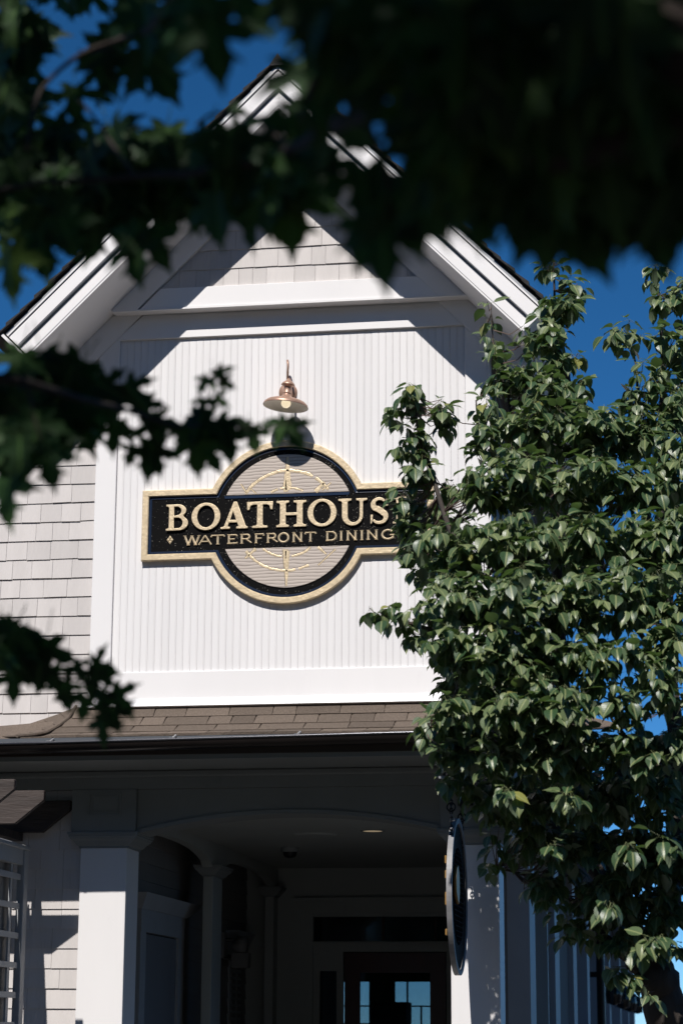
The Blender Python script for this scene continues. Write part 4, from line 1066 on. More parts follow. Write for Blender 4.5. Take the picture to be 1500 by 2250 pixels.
# ------------------------------------------------------------------ trees: world-space crown masses and limbs
PEAR = [(1.256, -3.0, 4.993, 0.071, 0.076, 0.12, 6), (1.256, -3.0, 4.786, 0.067, 0.119, 0.12, 8), (1.306, -2.9, 4.63, 0.091, 0.084, 0.12, 9), (1.181, -3, 4.945, 0.038, 0.057, 0.12, 2), (1.244, -3, 5.072, 0.048, 0.033, 0.12, 2), (1.193, -3.0, 4.493, 0.043, 0.057, 0.12, 2), (1.396, -2.9, 4.952, 0.053, 0.101, 0.12, 10), (1.319, -2.9, 4.811, 0.058, 0.072, 0.12, 4), (1.621, -2.74, 5.028, 0.049, 0.054, 0.12, 4), (1.636, -2.927, 4.792, 0.053, 0.12, 0.12, 10), (1.643, -2.39, 5.681, 0.055, 0.09, 0.12, 3), (1.651, -2.455, 5.479, 0.06, 0.1, 0.12, 5), (1.761, -2.553, 5.266, 0.099, 0.099, 0.12, 10), (1.995, -2.28, 6.01, 0.056, 0.086, 0.12, 5), (2.069, -2.32, 5.879, 0.076, 0.086, 0.12, 6), (2.03, -2.38, 5.693, 0.126, 0.126, 0.144, 18), (1.938, -2.435, 5.527, 0.14, 0.125, 0.161, 19), (2.069, -2.47, 5.414, 0.115, 0.125, 0.132, 12), (1.84, -2.58, 5.227, 0.173, 0.123, 0.199, 18), (2.047, -2.633, 5.148, 0.147, 0.147, 0.17, 28), (1.711, -2.58, 5.233, 0.074, 0.074, 0.12, 3), (1.83, -2.847, 4.884, 0.217, 0.145, 0.25, 42), (2.104, -2.847, 4.873, 0.193, 0.145, 0.222, 37), (2.303, -2.927, 4.766, 0.192, 0.168, 0.22, 43), (1.669, -3.193, 4.465, 0.117, 0.117, 0.135, 21), (1.872, -3.14, 4.522, 0.259, 0.165, 0.297, 60), (2.211, -3.193, 4.446, 0.211, 0.164, 0.242, 49), (2.418, -2.435, 5.505, 0.145, 0.065, 0.167, 10), (2.596, -2.295, 5.931, 0.046, 0.081, 0.12, 3), (2.656, -2.36, 5.724, 0.091, 0.113, 0.12, 11), (2.748, -2.34, 5.782, 0.05, 0.101, 0.12, 5), (2.686, -2.46, 5.416, 0.137, 0.15, 0.158, 17), (2.528, -2.607, 5.162, 0.148, 0.148, 0.17, 18), (2.7, -2.713, 5.018, 0.122, 0.171, 0.14, 27), (2.475, -2.873, 4.825, 0.169, 0.144, 0.194, 32), (2.665, -3.06, 4.589, 0.142, 0.166, 0.163, 32), (2.472, -3.193, 4.437, 0.164, 0.14, 0.188, 32), (1.329, -2.1, 4.564, 0.154, 0.103, 0.177, 13), (1.13, -2.0, 4.608, 0.062, 0.067, 0.12, 7), (1.116, -2.0, 4.443, 0.047, 0.067, 0.12, 4), (1.22, -2.7, 4.489, 0.064, 0.049, 0.12, 8), (1.199, -2.7, 4.372, 0.049, 0.064, 0.12, 8), (1.204, -2.7, 4.243, 0.044, 0.064, 0.12, 6), (1.293, -2.7, 4.292, 0.064, 0.122, 0.12, 12), (1.267, -2.7, 4.112, 0.049, 0.073, 0.12, 4), (1.395, -2.8, 4.575, 0.097, 0.048, 0.12, 5), (1.562, -3.48, 4.081, 0.228, 0.137, 0.262, 47), (1.889, -3.46, 4.099, 0.251, 0.16, 0.289, 60), (2.216, -3.48, 4.061, 0.205, 0.16, 0.236, 49), (2.469, -3.46, 4.081, 0.16, 0.137, 0.184, 32), (2.676, -3.44, 4.103, 0.114, 0.183, 0.132, 31), (1.133, -3.2, 3.776, 0.098, 0.061, 0.12, 4), (1.29, -3.2, 3.723, 0.129, 0.094, 0.148, 11), (1.56, -3.7, 3.773, 0.212, 0.134, 0.244, 44), (1.288, -2.1, 4.266, 0.141, 0.129, 0.163, 14), (1.834, -3.705, 3.742, 0.246, 0.179, 0.282, 69), (2.151, -3.705, 3.733, 0.201, 0.156, 0.231, 49), (2.399, -3.7, 3.751, 0.156, 0.156, 0.18, 32), (2.623, -3.68, 3.772, 0.112, 0.157, 0.129, 21), (1.586, -3.755, 3.508, 0.189, 0.122, 0.217, 36), (1.88, -3.765, 3.453, 0.244, 0.155, 0.281, 60), (2.193, -3.765, 3.446, 0.178, 0.133, 0.204, 37), (2.438, -3.76, 3.464, 0.133, 0.111, 0.153, 12), (2.615, -3.75, 3.507, 0.111, 0.133, 0.128, 14), (1.579, -3.714, 3.172, 0.167, 0.089, 0.192, 23), (1.372, -3.4, 3.152, 0.096, 0.078, 0.12, 7), (1.809, -3.757, 3.229, 0.2, 0.133, 0.23, 42), (2.076, -3.743, 3.204, 0.222, 0.133, 0.256, 47), (2.365, -3.757, 3.219, 0.111, 0.111, 0.128, 11), (2.587, -3.8, 3.275, 0.111, 0.133, 0.127, 14), (1.543, -3.6, 3.007, 0.135, 0.081, 0.156, 15), (1.816, -3.6, 3.003, 0.225, 0.135, 0.259, 47), (2.108, -3.6, 2.998, 0.203, 0.135, 0.233, 42), (2.399, -3.614, 3.014, 0.18, 0.135, 0.207, 33), (2.622, -3.629, 3.031, 0.09, 0.135, 0.12, 15), (1.515, -3.345, 2.878, 0.104, 0.081, 0.12, 9), (1.76, -3.236, 2.818, 0.21, 0.14, 0.241, 42), (2.082, -3.2, 2.794, 0.21, 0.14, 0.242, 42), (2.362, -3.273, 2.829, 0.163, 0.139, 0.187, 26), (2.589, -3.236, 2.807, 0.117, 0.163, 0.134, 19), (1.834, -3.02, 2.605, 0.19, 0.119, 0.219, 25), (2.114, -3.0, 2.581, 0.19, 0.143, 0.219, 33), (2.394, -3.0, 2.578, 0.19, 0.143, 0.219, 33), (2.601, -2.98, 2.532, 0.095, 0.143, 0.12, 15), (1.672, -2.945, 2.46, 0.081, 0.053, 0.12, 2), (1.964, -2.91, 2.379, 0.144, 0.12, 0.166, 18), (2.244, -2.897, 2.332, 0.192, 0.132, 0.221, 31), (2.5, -2.894, 2.307, 0.144, 0.144, 0.166, 25), (2.053, -2.88, 2.194, 0.108, 0.077, 0.125, 7), (2.284, -2.869, 2.101, 0.132, 0.096, 0.152, 13), (2.517, -2.869, 2.101, 0.12, 0.108, 0.138, 10), (2.325, -2.846, 1.918, 0.082, 0.092, 0.12, 5), (2.393, -2.837, 1.85, 0.072, 0.063, 0.12, 2), (2.85, -2.5, 5.021, 0.149, 0.398, 0.172, 60), (2.838, -2.9, 4.024, 0.168, 0.384, 0.193, 70), (2.807, -3, 3.16, 0.167, 0.381, 0.192, 70), (2.759, -3, 2.46, 0.143, 0.286, 0.164, 45), (2.048, -2.0, 4.374, 0.311, 0.311, 0.358, 67), (1.772, -2.0, 3.578, 0.337, 0.285, 0.387, 78), (2.022, -2.0, 3.052, 0.337, 0.285, 0.387, 67), (2.291, -2.0, 3.568, 0.155, 0.155, 0.179, 7), (2.515, -2.0, 4.225, 0.181, 0.285, 0.209, 36), (2.508, -2.0, 3.097, 0.155, 0.233, 0.179, 31), (2.463, -3.0, 2.578, 0.167, 0.214, 0.192, 34), (2.268, -2.9, 2.354, 0.168, 0.144, 0.193, 23), (2.633, -2.0, 4.681, 0.13, 0.259, 0.149, 23), (1.253, -1.2, 3.929, 0.072, 0.099, 0.12, 7), (1.266, -1.2, 3.716, 0.066, 0.11, 0.12, 6), (1.279, -1.2, 3.518, 0.083, 0.11, 0.12, 8), (1.263, -1.2, 3.323, 0.072, 0.099, 0.12, 5), (1.29, -1.2, 3.156, 0.055, 0.066, 0.12, 3), (2.406, -3.95, 2.496, 0.048, 0.031, 0.12, 3), (2.133, -3.95, 2.724, 0.065, 0.031, 0.12, 4), (1.837, -3.9, 2.755, 0.053, 0.026, 0.12, 3), (2.301, -3.9, 2.214, 0.044, 0.026, 0.12, 2), (2.509, -3.9, 2.056, 0.053, 0.031, 0.12, 3), (2.565, -3.9, 2.499, 0.044, 0.026, 0.12, 2), (2.001, -3.8, 2.513, 0.035, 0.027, 0.12, 2), (2.421, -3.8, 2.018, 0.044, 0.022, 0.12, 2), (1.352, -1.2, 3.856, 0.138, 0.138, 0.159, 19), (1.405, -1.2, 3.6, 0.138, 0.138, 0.159, 19), (1.403, -1.2, 3.349, 0.11, 0.124, 0.127, 14), (1.526, -1.2, 3.153, 0.11, 0.11, 0.127, 11), (1.6, -1.3, 2.922, 0.11, 0.096, 0.126, 6), (1.563, -1.4, 3.678, 0.136, 0.163, 0.156, 18), (1.73, -1.5, 3.331, 0.135, 0.162, 0.155, 18)]
PEAR_LIMBS = [([(2.814, -2.6, 0.658), (2.698, -2.6, 1.282), (2.566, -2.6, 1.67), (2.472, -2.65, 1.9), (2.429, -2.65, 2.04)], [0.13, 0.125, 0.115, 0.105, 0.1]), ([(2.429, -2.65, 2.04), (2.322, -2.45, 2.263), (2.206, -2.4, 2.558), (2.092, -2.4, 3.004), (2.021, -2.5, 3.493), (2.019, -2.7, 4.09), (1.994, -2.5, 4.789), (2.007, -2.3, 5.444), (2.005, -2.3, 6.031)], [0.075, 0.06, 0.05, 0.042, 0.034, 0.026, 0.018, 0.01, 0.005]), ([(2.451, -2.65, 1.994), (2.568, -2.6, 2.349), (2.631, -2.6, 2.852), (2.614, -2.6, 3.465), (2.596, -2.5, 4.116), (2.589, -2.3, 4.821), (2.619, -2.2, 5.448), (2.596, -2.2, 5.979)], [0.08, 0.065, 0.05, 0.04, 0.03, 0.02, 0.012, 0.005]), ([(2.393, -2.65, 2.017), (2.262, -2.6, 2.066), (2.134, -2.6, 2.232), (1.927, -2.7, 2.393), (1.68, -2.9, 2.463)], [0.05, 0.035, 0.02, 0.012, 0.004]), ([(2.322, -2.45, 2.263), (2.046, -2.6, 2.616), (1.748, -2.8, 2.841), (1.479, -3.0, 2.942)], [0.04, 0.025, 0.014, 0.005]), ([(2.206, -2.4, 2.558), (1.943, -2.8, 2.959), (1.691, -3.2, 3.175), (1.36, -3.4, 3.152)], [0.04, 0.025, 0.014, 0.005]), ([(2.092, -2.4, 3.004), (1.797, -3.0, 3.418), (1.529, -3.2, 3.608), (1.278, -3.2, 3.711), (1.097, -3.2, 3.777)], [0.035, 0.022, 0.015, 0.009, 0.003]), ([(2.037, -2.8, 3.445), (1.77, -3.2, 3.796), (1.499, -3.1, 4.169), (1.344, -2.9, 4.629), (1.281, -3, 4.863), (1.307, -3, 5.07)], [0.03, 0.022, 0.016, 0.011, 0.007, 0.003]), ([(2.019, -2.7, 4.09), (1.795, -2.8, 4.458), (1.615, -2.7, 4.802), (1.57, -2.6, 5.098)], [0.022, 0.015, 0.009, 0.004]), ([(1.795, -2.8, 4.458), (1.754, -2.5, 5.066), (1.685, -2.4, 5.371), (1.652, -2.4, 5.538), (1.644, -2.4, 5.747)], [0.014, 0.009, 0.006, 0.004, 0.002]), ([(2.596, -2.5, 4.116), (2.461, -2.5, 4.64), (2.468, -2.3, 5.095), (2.461, -2.2, 5.399), (2.414, -2.2, 5.61)], [0.02, 0.014, 0.009, 0.006, 0.003]), ([(1.994, -2.5, 4.789), (2.207, -2.4, 4.808), (2.31, -2.3, 4.966)], [0.012, 0.008, 0.004]), ([(2.614, -2.6, 3.465), (2.399, -2.9, 3.789), (2.219, -3, 4.144)], [0.02, 0.012, 0.005]), ([(2.631, -2.6, 2.852), (2.409, -3.1, 3.058), (2.27, -3.0, 3.264)], [0.02, 0.012, 0.005])]
MAPLE = [(1.34, -10.314, 3.644, 0.048, 0.067, 0.1, 9), (1.332, -10.291, 3.542, 0.043, 0.057, 0.1, 6), (1.375, -10.367, 3.414, 0.046, 0.056, 0.1, 8), (1.4, -10.445, 3.28, 0.054, 0.063, 0.1, 10), (1.489, -10.431, 3.281, 0.063, 0.036, 0.1, 9), (1.38, -10.428, 3.201, 0.045, 0.054, 0.1, 6), (1.5, -10.518, 3.178, 0.079, 0.053, 0.1, 13), (1.445, -10.508, 3.1, 0.053, 0.04, 0.1, 6), (1.448, -10.207, 3.743, 0.068, 0.014, 0.1, 3), (1.607, -10.385, 3.64, 0.037, 0.019, 0.1, 3), (1.507, -10.168, 3.623, 0.039, 0.016, 0.1, 3), (1.685, -10.567, 3.495, 0.019, 0.04, 0.1, 3), (1.624, -10.514, 3.243, 0.053, 0.031, 0.1, 7), (1.622, -10.501, 3.187, 0.079, 0.053, 0.1, 13), (1.702, -10.502, 3.243, 0.048, 0.031, 0.1, 7), (1.718, -10.484, 3.179, 0.07, 0.044, 0.1, 10), (1.55, -10.495, 3.118, 0.053, 0.031, 0.1, 4), (1.803, -10.585, 3.179, 0.047, 0.039, 0.1, 7), (1.827, -10.571, 3.138, 0.043, 0.039, 0.1, 5), (1.971, -11.007, 3.012, 0.034, 0.027, 0.1, 4), (1.999, -10.99, 2.96, 0.038, 0.024, 0.1, 6), (2.062, -11.078, 2.937, 0.033, 0.037, 0.1, 6), (2.053, -11.095, 3.002, 0.018, 0.018, 0.1, 1), (1.81, -10.945, 3.25, 0.016, 0.032, 0.1, 3), (1.923, -11.247, 3.153, 0.029, 0.022, 0.1, 3), (2.253, -11.756, 2.851, 0.029, 0.035, 0.1, 11), (2.206, -11.655, 2.833, 0.009, 0.012, 0.1, 1), (2.237, -11.769, 2.894, 0.029, 0.024, 0.1, 6), (2.28, -11.849, 2.825, 0.04, 0.034, 0.1, 10), (2.238, -11.541, 2.814, 0.008, 0.01, 0.1, 1), (2.361, -11.926, 2.764, 0.041, 0.044, 0.1, 14), (2.375, -11.814, 2.743, 0.026, 0.037, 0.1, 10), (2.402, -11.796, 2.688, 0.026, 0.034, 0.1, 10), (2.405, -11.691, 2.685, 0.027, 0.024, 0.1, 4), (2.277, -11.608, 2.691, 0.011, 0.018, 0.1, 2), (2.433, -12.009, 2.725, 0.053, 0.047, 0.1, 16), (2.431, -11.992, 2.653, 0.053, 0.047, 0.1, 18), (2.419, -11.884, 2.632, 0.049, 0.044, 0.1, 16), (2.431, -11.78, 2.641, 0.028, 0.023, 0.1, 4), (2.433, -11.678, 2.651, 0.029, 0.018, 0.1, 3), (2.511, -11.996, 2.725, 0.053, 0.047, 0.1, 15), (2.509, -11.979, 2.654, 0.053, 0.047, 0.1, 17), (2.49, -11.874, 2.637, 0.049, 0.033, 0.1, 13), (2.463, -11.678, 2.671, 0.024, 0.018, 0.1, 2), (2.509, -11.762, 2.616, 0.034, 0.023, 0.1, 4), (2.547, -11.849, 2.571, 0.03, 0.019, 0.1, 4), (2.486, -11.762, 2.603, 0.023, 0.014, 0.1, 2), (2.592, -12.074, 2.671, 0.051, 0.051, 0.1, 14), (2.586, -11.964, 2.644, 0.047, 0.047, 0.1, 15), (2.581, -11.857, 2.627, 0.044, 0.033, 0.1, 11), (2.58, -11.845, 2.579, 0.038, 0.027, 0.1, 6), (2.563, -11.842, 2.552, 0.014, 0.008, 0.1, 2), (2.657, -12.062, 2.661, 0.051, 0.056, 0.1, 14), (2.654, -11.95, 2.629, 0.047, 0.047, 0.1, 13), (2.646, -11.843, 2.611, 0.044, 0.033, 0.1, 10), (2.65, -11.833, 2.574, 0.033, 0.027, 0.1, 4), (2.606, -11.839, 2.571, 0.033, 0.014, 0.1, 2), (2.66, -11.826, 2.55, 0.014, 0.011, 0.1, 2), (2.689, -11.836, 2.612, 0.022, 0.022, 0.1, 4), (1.362, -10.336, 2.815, 0.054, 0.063, 0.1, 8), (1.399, -10.237, 2.9, 0.046, 0.032, 0.1, 4), (1.449, -10.221, 2.869, 0.051, 0.046, 0.1, 6), (1.401, -10.317, 2.762, 0.063, 0.05, 0.1, 7), (1.442, -10.206, 2.801, 0.046, 0.042, 0.1, 4), (1.425, -10.003, 2.9, 0.034, 0.039, 0.1, 3), (1.363, -10.31, 2.709, 0.036, 0.041, 0.1, 3), (1.273, -10.026, 2.386, 0.025, 0.047, 0.1, 4), (1.294, -9.916, 2.375, 0.044, 0.024, 0.1, 4)]
MAPLE_LEAVES = [(2.065, -11.646, 2.92, 0.105, 10), (1.964, -11.428, 3.025, 0.08, -25), (2.103, -11.604, 2.985, 0.09, 40), (1.998, -11.528, 3.031, 0.09, -10), (1.513, -10.447, 3.404, 0.08, 0), (1.607, -10.537, 3.409, 0.085, 20), (1.577, -10.55, 3.444, 0.08, -60), (1.647, -10.535, 3.427, 0.08, 30), (1.85, -10.484, 3.35, 0.035, 70), (1.597, -10.529, 3.371, 0.04, 60), (2.068, -11.065, 2.887, 0.115, 0), (2.04, -11.078, 2.923, 0.1, -15), (1.931, -10.991, 2.923, 0.1, 5), (1.745, -10.812, 2.922, 0.09, 10), (1.777, -10.814, 2.95, 0.085, 30), (1.734, -10.823, 2.957, 0.08, -30), (1.523, -10.843, 2.902, 0.11, 0), (1.583, -10.841, 2.933, 0.1, 10), (1.628, -10.841, 2.964, 0.09, 20), (1.987, -11.015, 3.056, 0.08, 60), (2.19, -11.44, 2.797, 0.09, 10), (2.303, -11.687, 2.602, 0.105, 0), (2.266, -11.598, 2.643, 0.085, -20), (2.336, -11.686, 2.619, 0.085, 25), (2.377, -11.781, 2.608, 0.085, 20), (2.568, -11.838, 2.539, 0.085, 10), (2.659, -11.822, 2.534, 0.09, 10), (2.435, -11.766, 2.586, 0.07, 0), (2.486, -11.761, 2.6, 0.08, 5), (2.19, -11.441, 2.801, 0.06, 20), (2.178, -11.451, 2.835, 0.05, -10), (2.124, -11.378, 2.927, 0.05, 10), (2.622, -11.833, 2.558, 0.09, -10), (2.527, -11.843, 2.536, 0.09, -10), (1.554, -10.658, 2.593, 0.085, 15), (1.476, -10.66, 2.553, 0.1, 0), (1.502, -10.67, 2.609, 0.09, 0), (1.528, -10.677, 2.657, 0.09, -10), (1.57, -10.3, 2.845, 0.09, 60), (1.565, -10.294, 2.819, 0.08, 20), (1.615, -10.291, 2.836, 0.085, 40), (1.542, -10.185, 2.784, 0.075, -10), (1.608, -10.188, 2.838, 0.075, 0), (1.614, -10.165, 2.748, 0.09, -5), (1.629, -10.174, 2.793, 0.08, 20), (1.577, -10.171, 2.748, 0.05, -30), (1.627, -10.16, 2.735, 0.06, 10), (1.639, -10.177, 2.811, 0.06, 60), (1.675, -10.164, 2.785, 0.05, 0), (1.696, -10.116, 2.812, 0.08, -20), (1.695, -10.104, 2.762, 0.09, 5), (1.732, -10.062, 2.83, 0.09, 20), (1.75, -10.054, 2.807, 0.085, 10), (1.716, -10.05, 2.77, 0.07, 35), (1.696, -10.074, 2.853, 0.06, 120), (1.709, -10.089, 2.924, 0.045, -35), (1.743, -10.085, 2.93, 0.05, 30), (1.703, -10.079, 2.881, 0.04, -10), (1.736, -10.075, 2.886, 0.04, 55), (1.754, -10.08, 2.918, 0.035, 60), (1.774, -10.007, 2.844, 0.04, -20), (1.794, -9.998, 2.821, 0.06, 10), (1.817, -9.953, 2.863, 0.03, 60), (1.848, -9.948, 2.863, 0.065, -30), (1.869, -9.94, 2.844, 0.075, 30), (1.292, -10.028, 2.404, 0.07, 0), (1.286, -10.017, 2.358, 0.08, 0), (1.263, -9.909, 2.328, 0.075, 0), (1.327, -9.906, 2.357, 0.06, 60), (1.35, -9.898, 2.338, 0.06, 10), (1.368, -9.888, 2.31, 0.06, 0), (1.321, -9.9, 2.328, 0.05, -20), (1.403, -9.893, 2.352, 0.05, 40), (1.431, -9.883, 2.329, 0.07, -20), (1.456, -9.886, 2.357, 0.07, 70), (1.444, -9.872, 2.291, 0.06, 0), (1.487, -9.864, 2.287, 0.08, 40), (1.472, -9.86, 2.263, 0.06, 10), (1.447, -9.857, 2.235, 0.07, 0), (1.41, -9.874, 2.277, 0.06, -20), (1.377, -9.882, 2.291, 0.05, 10), (1.293, -9.909, 2.347, 0.06, 30)]
MAPLE_LIMBS = [([(3.133, -11.628, 2.476), (2.922, -11.894, 2.574), (2.76, -12.038, 2.632), (2.668, -12.067, 2.691), (2.566, -12.01, 2.818), (2.43, -11.966, 2.972)], [0.1, 0.075, 0.05, 0.042, 0.04, 0.035]), ([(2.761, -12.019, 2.641), (2.585, -11.953, 2.598), (2.447, -11.885, 2.653), (2.285, -11.729, 2.762), (2.088, -11.182, 2.955), (1.948, -11.008, 3.004), (1.75, -10.847, 3.066), (1.563, -10.78, 3.096), (1.401, -10.705, 3.109)], [0.03, 0.022, 0.017, 0.013, 0.01, 0.008, 0.006, 0.005, 0.003]), ([(2.43, -11.966, 2.972), (2.333, -11.857, 2.892), (2.265, -11.756, 2.859), (2.215, -11.703, 2.823), (2.17, -11.558, 2.838)], [0.025, 0.015, 0.01, 0.006, 0.003]), ([(2.43, -11.966, 2.972), (2.204, -11.614, 3.09), (1.983, -11.444, 3.104), (1.852, -11.173, 3.187), (1.701, -10.727, 3.397), (1.582, -10.645, 3.408), (1.503, -10.641, 3.34), (1.503, -10.709, 3.191)], [0.03, 0.018, 0.01, 0.007, 0.006, 0.005, 0.004, 0.003]), ([(1.582, -10.645, 3.408), (1.617, -10.548, 3.461), (1.651, -10.536, 3.435)], [0.004, 0.003, 0.002]), ([(1.75, -10.847, 3.066), (1.596, -10.616, 3.299), (1.513, -10.449, 3.413)], [0.004, 0.003, 0.002]), ([(2.088, -11.182, 2.955), (1.977, -10.93, 3.127), (1.847, -10.67, 3.259), (1.791, -10.58, 3.279)], [0.005, 0.004, 0.003, 0.002]), ([(2.204, -11.614, 3.09), (1.664, -11.166, 3.46), (1.32, -10.951, 3.212), (1.301, -10.878, 2.901), (1.39, -10.729, 2.776), (1.504, -10.654, 2.759), (1.578, -10.489, 2.77), (1.605, -10.285, 2.806), (1.68, -10.168, 2.803), (1.733, -10.066, 2.844), (1.798, -10.002, 2.84), (1.875, -9.946, 2.873)], [0.03, 0.03, 0.025, 0.018, 0.012, 0.008, 0.006, 0.005, 0.004, 0.003, 0.0025, 0.002]), ([(1.68, -10.168, 2.803), (1.706, -10.078, 2.876), (1.726, -10.084, 2.913), (1.75, -10.084, 2.932)], [0.003, 0.002, 0.0018, 0.0015]), ([(1.301, -10.878, 2.901), (1.111, -10.44, 2.693), (1.164, -10.159, 2.431), (1.25, -10.037, 2.413), (1.294, -9.916, 2.375), (1.379, -9.894, 2.338), (1.454, -9.877, 2.32), (1.482, -9.863, 2.282)], [0.015, 0.011, 0.007, 0.005, 0.004, 0.003, 0.002, 0.0015]), ([(1.504, -10.654, 2.759), (1.533, -10.681, 2.673), (1.547, -10.663, 2.609)], [0.004, 0.003, 0.002]), ([(2.447, -11.885, 2.653), (2.461, -11.725, 2.646), (2.497, -11.759, 2.6), (2.562, -11.84, 2.547)], [0.008, 0.006, 0.004, 0.002]), ([(2.585, -11.953, 2.598), (2.623, -11.84, 2.585), (2.66, -11.824, 2.542)], [0.008, 0.005, 0.002]), ([(2.285, -11.729, 2.762), (2.312, -11.706, 2.688), (2.31, -11.693, 2.63)], [0.006, 0.004, 0.002])]
from array import array
from mathutils.geometry import tessellate_polygon
def frame(tip, nrm):
    """rotation whose +Y runs along the blade (to its tip) and whose +Z is the blade normal"""
    y = tip.normalized(); z = nrm-y*nrm.dot(y)
    if z.length < 1e-4: z = y.orthogonal()
    z.normalize(); x = y.cross(z)
    return Matrix((x, y, z)).transposed()
def finish_leaf(verts, faces, uvs, name, m):
    me = bpy.data.meshes.new(name); me.from_pydata(verts, [], faces); me.update()
    ul = me.uv_layers.new(name='UVMap')
    for p in me.polygons:
        for li in p.loop_indices: ul.data[li].uv = uvs[me.loops[li].vertex_index]
    me.polygons.foreach_set('use_smooth', [True]*len(me.polygons))
    me.materials.append(m)
    return me
# --- pear leaf templates: unit blade length, petiole base at the origin
def pear_leaf(seed):
    r = random.Random(seed)
    st = [(0, .03), (.07, .19), (.20, .30), (.36, .345), (.54, .325), (.70, .235), (.83, .125), (.92, .05), (1.04, .0)]
    fold = r.uniform(.15, .55); droop = r.uniform(.15, .75); twist = r.uniform(-.35, .35); pet = r.uniform(.35, .6)
    ww = r.uniform(.92, 1.12)
    v = []; uv = []; f = []
    v += [(-.013, 0, .0), (.013, 0, 0), (-.010, pet, -.03), (.010, pet, -.03)]; uv += [(0, .5)]*4; f.append((0, 1, 3, 2))
    v += [(0, 0, -.013), (0, pet, -.045)]; uv += [(0, .5)]*2; f += [(0, 2, 5, 4), (1, 4, 5, 3)]
    base = len(v)
    for i, (t, w_) in enumerate(st):
        w_ *= ww
        cy = pet+math.sin(droop*t)/max(droop, .01); cz = -(1-math.cos(droop*t))/max(droop, .01)-.03
        tw = twist*t
        for s in (-1, -.5, 0, .5, 1):
            a = s*w_; zz = fold*abs(a)+.05*math.sin(t*17+s*3)*abs(s)*w_*1.2
            # edges turn down a little beyond half width
            zz -= .35*a*a
            v.append((a*math.cos(tw), cy, cz+zz+a*math.sin(tw))); uv.append((a, t))
    for i in range(len(st)-1):
        for k in range(4):
            q = base+i*5+k; f.append((q, q+1, q+6, q+5))
    return v, f, uv
# --- maple leaf template
HALF = [(0, .0), (.07, -.02), (.20, -.13), (.47, -.15), (.37, .05), (.33, .12), (.52, .12), (.68, .14), (.70, .25), (.96, .44), (.70, .42), (.56, .50), (.42, .44), (.24, .40), (.27, .58), (.50, .80), (.27, .76), (.20, .95), (.10, 1.02), (0, 1.32)]
def maple_leaf(seed):
    r = random.Random(seed)
    ww = r.uniform(.85, 1.05); cup = r.uniform(-.1, .35); droop = r.uniform(.1, .6); pet = r.uniform(.5, .8)
    jit = [(r.uniform(-.03, .03), r.uniform(-.03, .03)) for _ in HALF]
    v = []; uv = []; f = []
    v += [(-.010, 0, .04), (.010, 0, .04), (-.010, pet, 0), (.010, pet, 0), (0, 0, .02), (0, pet, -.02)]; uv += [(0, .5)]*6; f += [(0, 1, 3, 2), (0, 2, 5, 4), (1, 4, 5, 3)]
    def P_(x, y):
        rr2 = x*x
        return (x, pet+y*(1-.12*droop*y), cup*abs(x)-.45*rr2-droop*.4*y*y)
    for sgn in (1, -1):
        b0 = len(v)
        pts = []
        for i, (x, y) in enumerate(HALF):
            jx, jy = jit[i] if 0 < i < len(HALF)-1 else (0, 0)
            pts.append(((x+jx*.5)*ww*sgn, y+jy*.5))
        mid = [(0, .9), (0, .55), (0, .25)]
        for (x, y) in pts+mid: v.append(P_(x, y)); uv.append((x, y))
        ring_ = [Vector((x, y, 0)) for (x, y) in pts+mid]
        tri = tessellate_polygon([ring_])
        for t in tri:
            a_, b_, c_ = t
            nz = (ring_[b_]-ring_[a_]).cross(ring_[c_]-ring_[a_]).z
            f.append(tuple(b0+q for q in ((a_, b_, c_) if nz > 0 else (a_, c_, b_))))
    return v, f, uv
class Foliage:
    def __init__(s, temps, m): 
        s.t = temps; s.m = m
        s.items = []
        s.meshes = [finish_leaf([tuple(p) for p in v], f, uv, 'leaf', m) for v, f, uv in temps]
        for me in s.meshes:
            a = me.attributes.new('tone', 'FLOAT', 'POINT')
    def put(s, pos, tip, nrm, size): s.items.append((Vector(pos), frame(Vector(tip), Vector(nrm)), size, random.randrange(len(s.t)), random.random()))
    def build(s, parent, keyf, nparts=300):
        s.items.sort(key=keyf)
        for (p, rot, sz, k, tone) in s.items[:nparts]:
            o = link('leaf', s.meshes[k], None, parent)
            o.matrix_local = Matrix.Translation(p) @ rot.to_4x4() @ Matrix.Scale(sz, 4)
        vs = []; fs = []; uvs = []; tn = []
        for (p, rot, sz, k, tone) in s.items[nparts:]:
            v, f, uv = s.t[k]; b0 = len(vs)
            r00, r01, r02 = rot[0]*sz; r10, r11, r12 = rot[1]*sz; r20, r21, r22 = rot[2]*sz
            px, py, pz = p
            vs += [(r00*a+r01*b_+r02*c+px, r10*a+r11*b_+r12*c+py, r20*a+r21*b_+r22*c+pz) for a, b_, c in v]
            fs += [tuple(i+b0 for i in q) for q in f]; uvs += uv; tn += [tone]*len(v)
        me = bpy.data.meshes.new('foliage'); me.from_pydata(vs, [], fs); me.update()
        ul = me.uv_layers.new(name='UVMap')
        li = array('i', [0])*len(me.loops); me.loops.foreach_get('vertex_index', li)
        flat = array('f', [0.0])*(2*len(li))
        for i, q in enumerate(li): flat[2*i], flat[2*i+1] = uvs[q]
        ul.data.foreach_set('uv', flat)
        a = me.attributes.new('tone', 'FLOAT', 'POINT'); a.data.foreach_set('value', tn)
        me.polygons.foreach_set('use_smooth', [True]*len(me.polygons))
        me.materials.append(s.m)
        o = link('foliage', me, None, parent); o['kind'] = 'stuff'
        return o
def rnd_dir(r): 
    a = r.uniform(0, 2*PI); z = r.uniform(-1, 1); q = math.sqrt(1-z*z); return Vector((q*math.cos(a), q*math.sin(a), z))
def in_frame(p):
    d = p-CAM; w_ = d.dot(F_)
    return w_ > .3 and abs(d.dot(R_)/w_) < .155 and abs(d.dot(U_)/w_) < .235

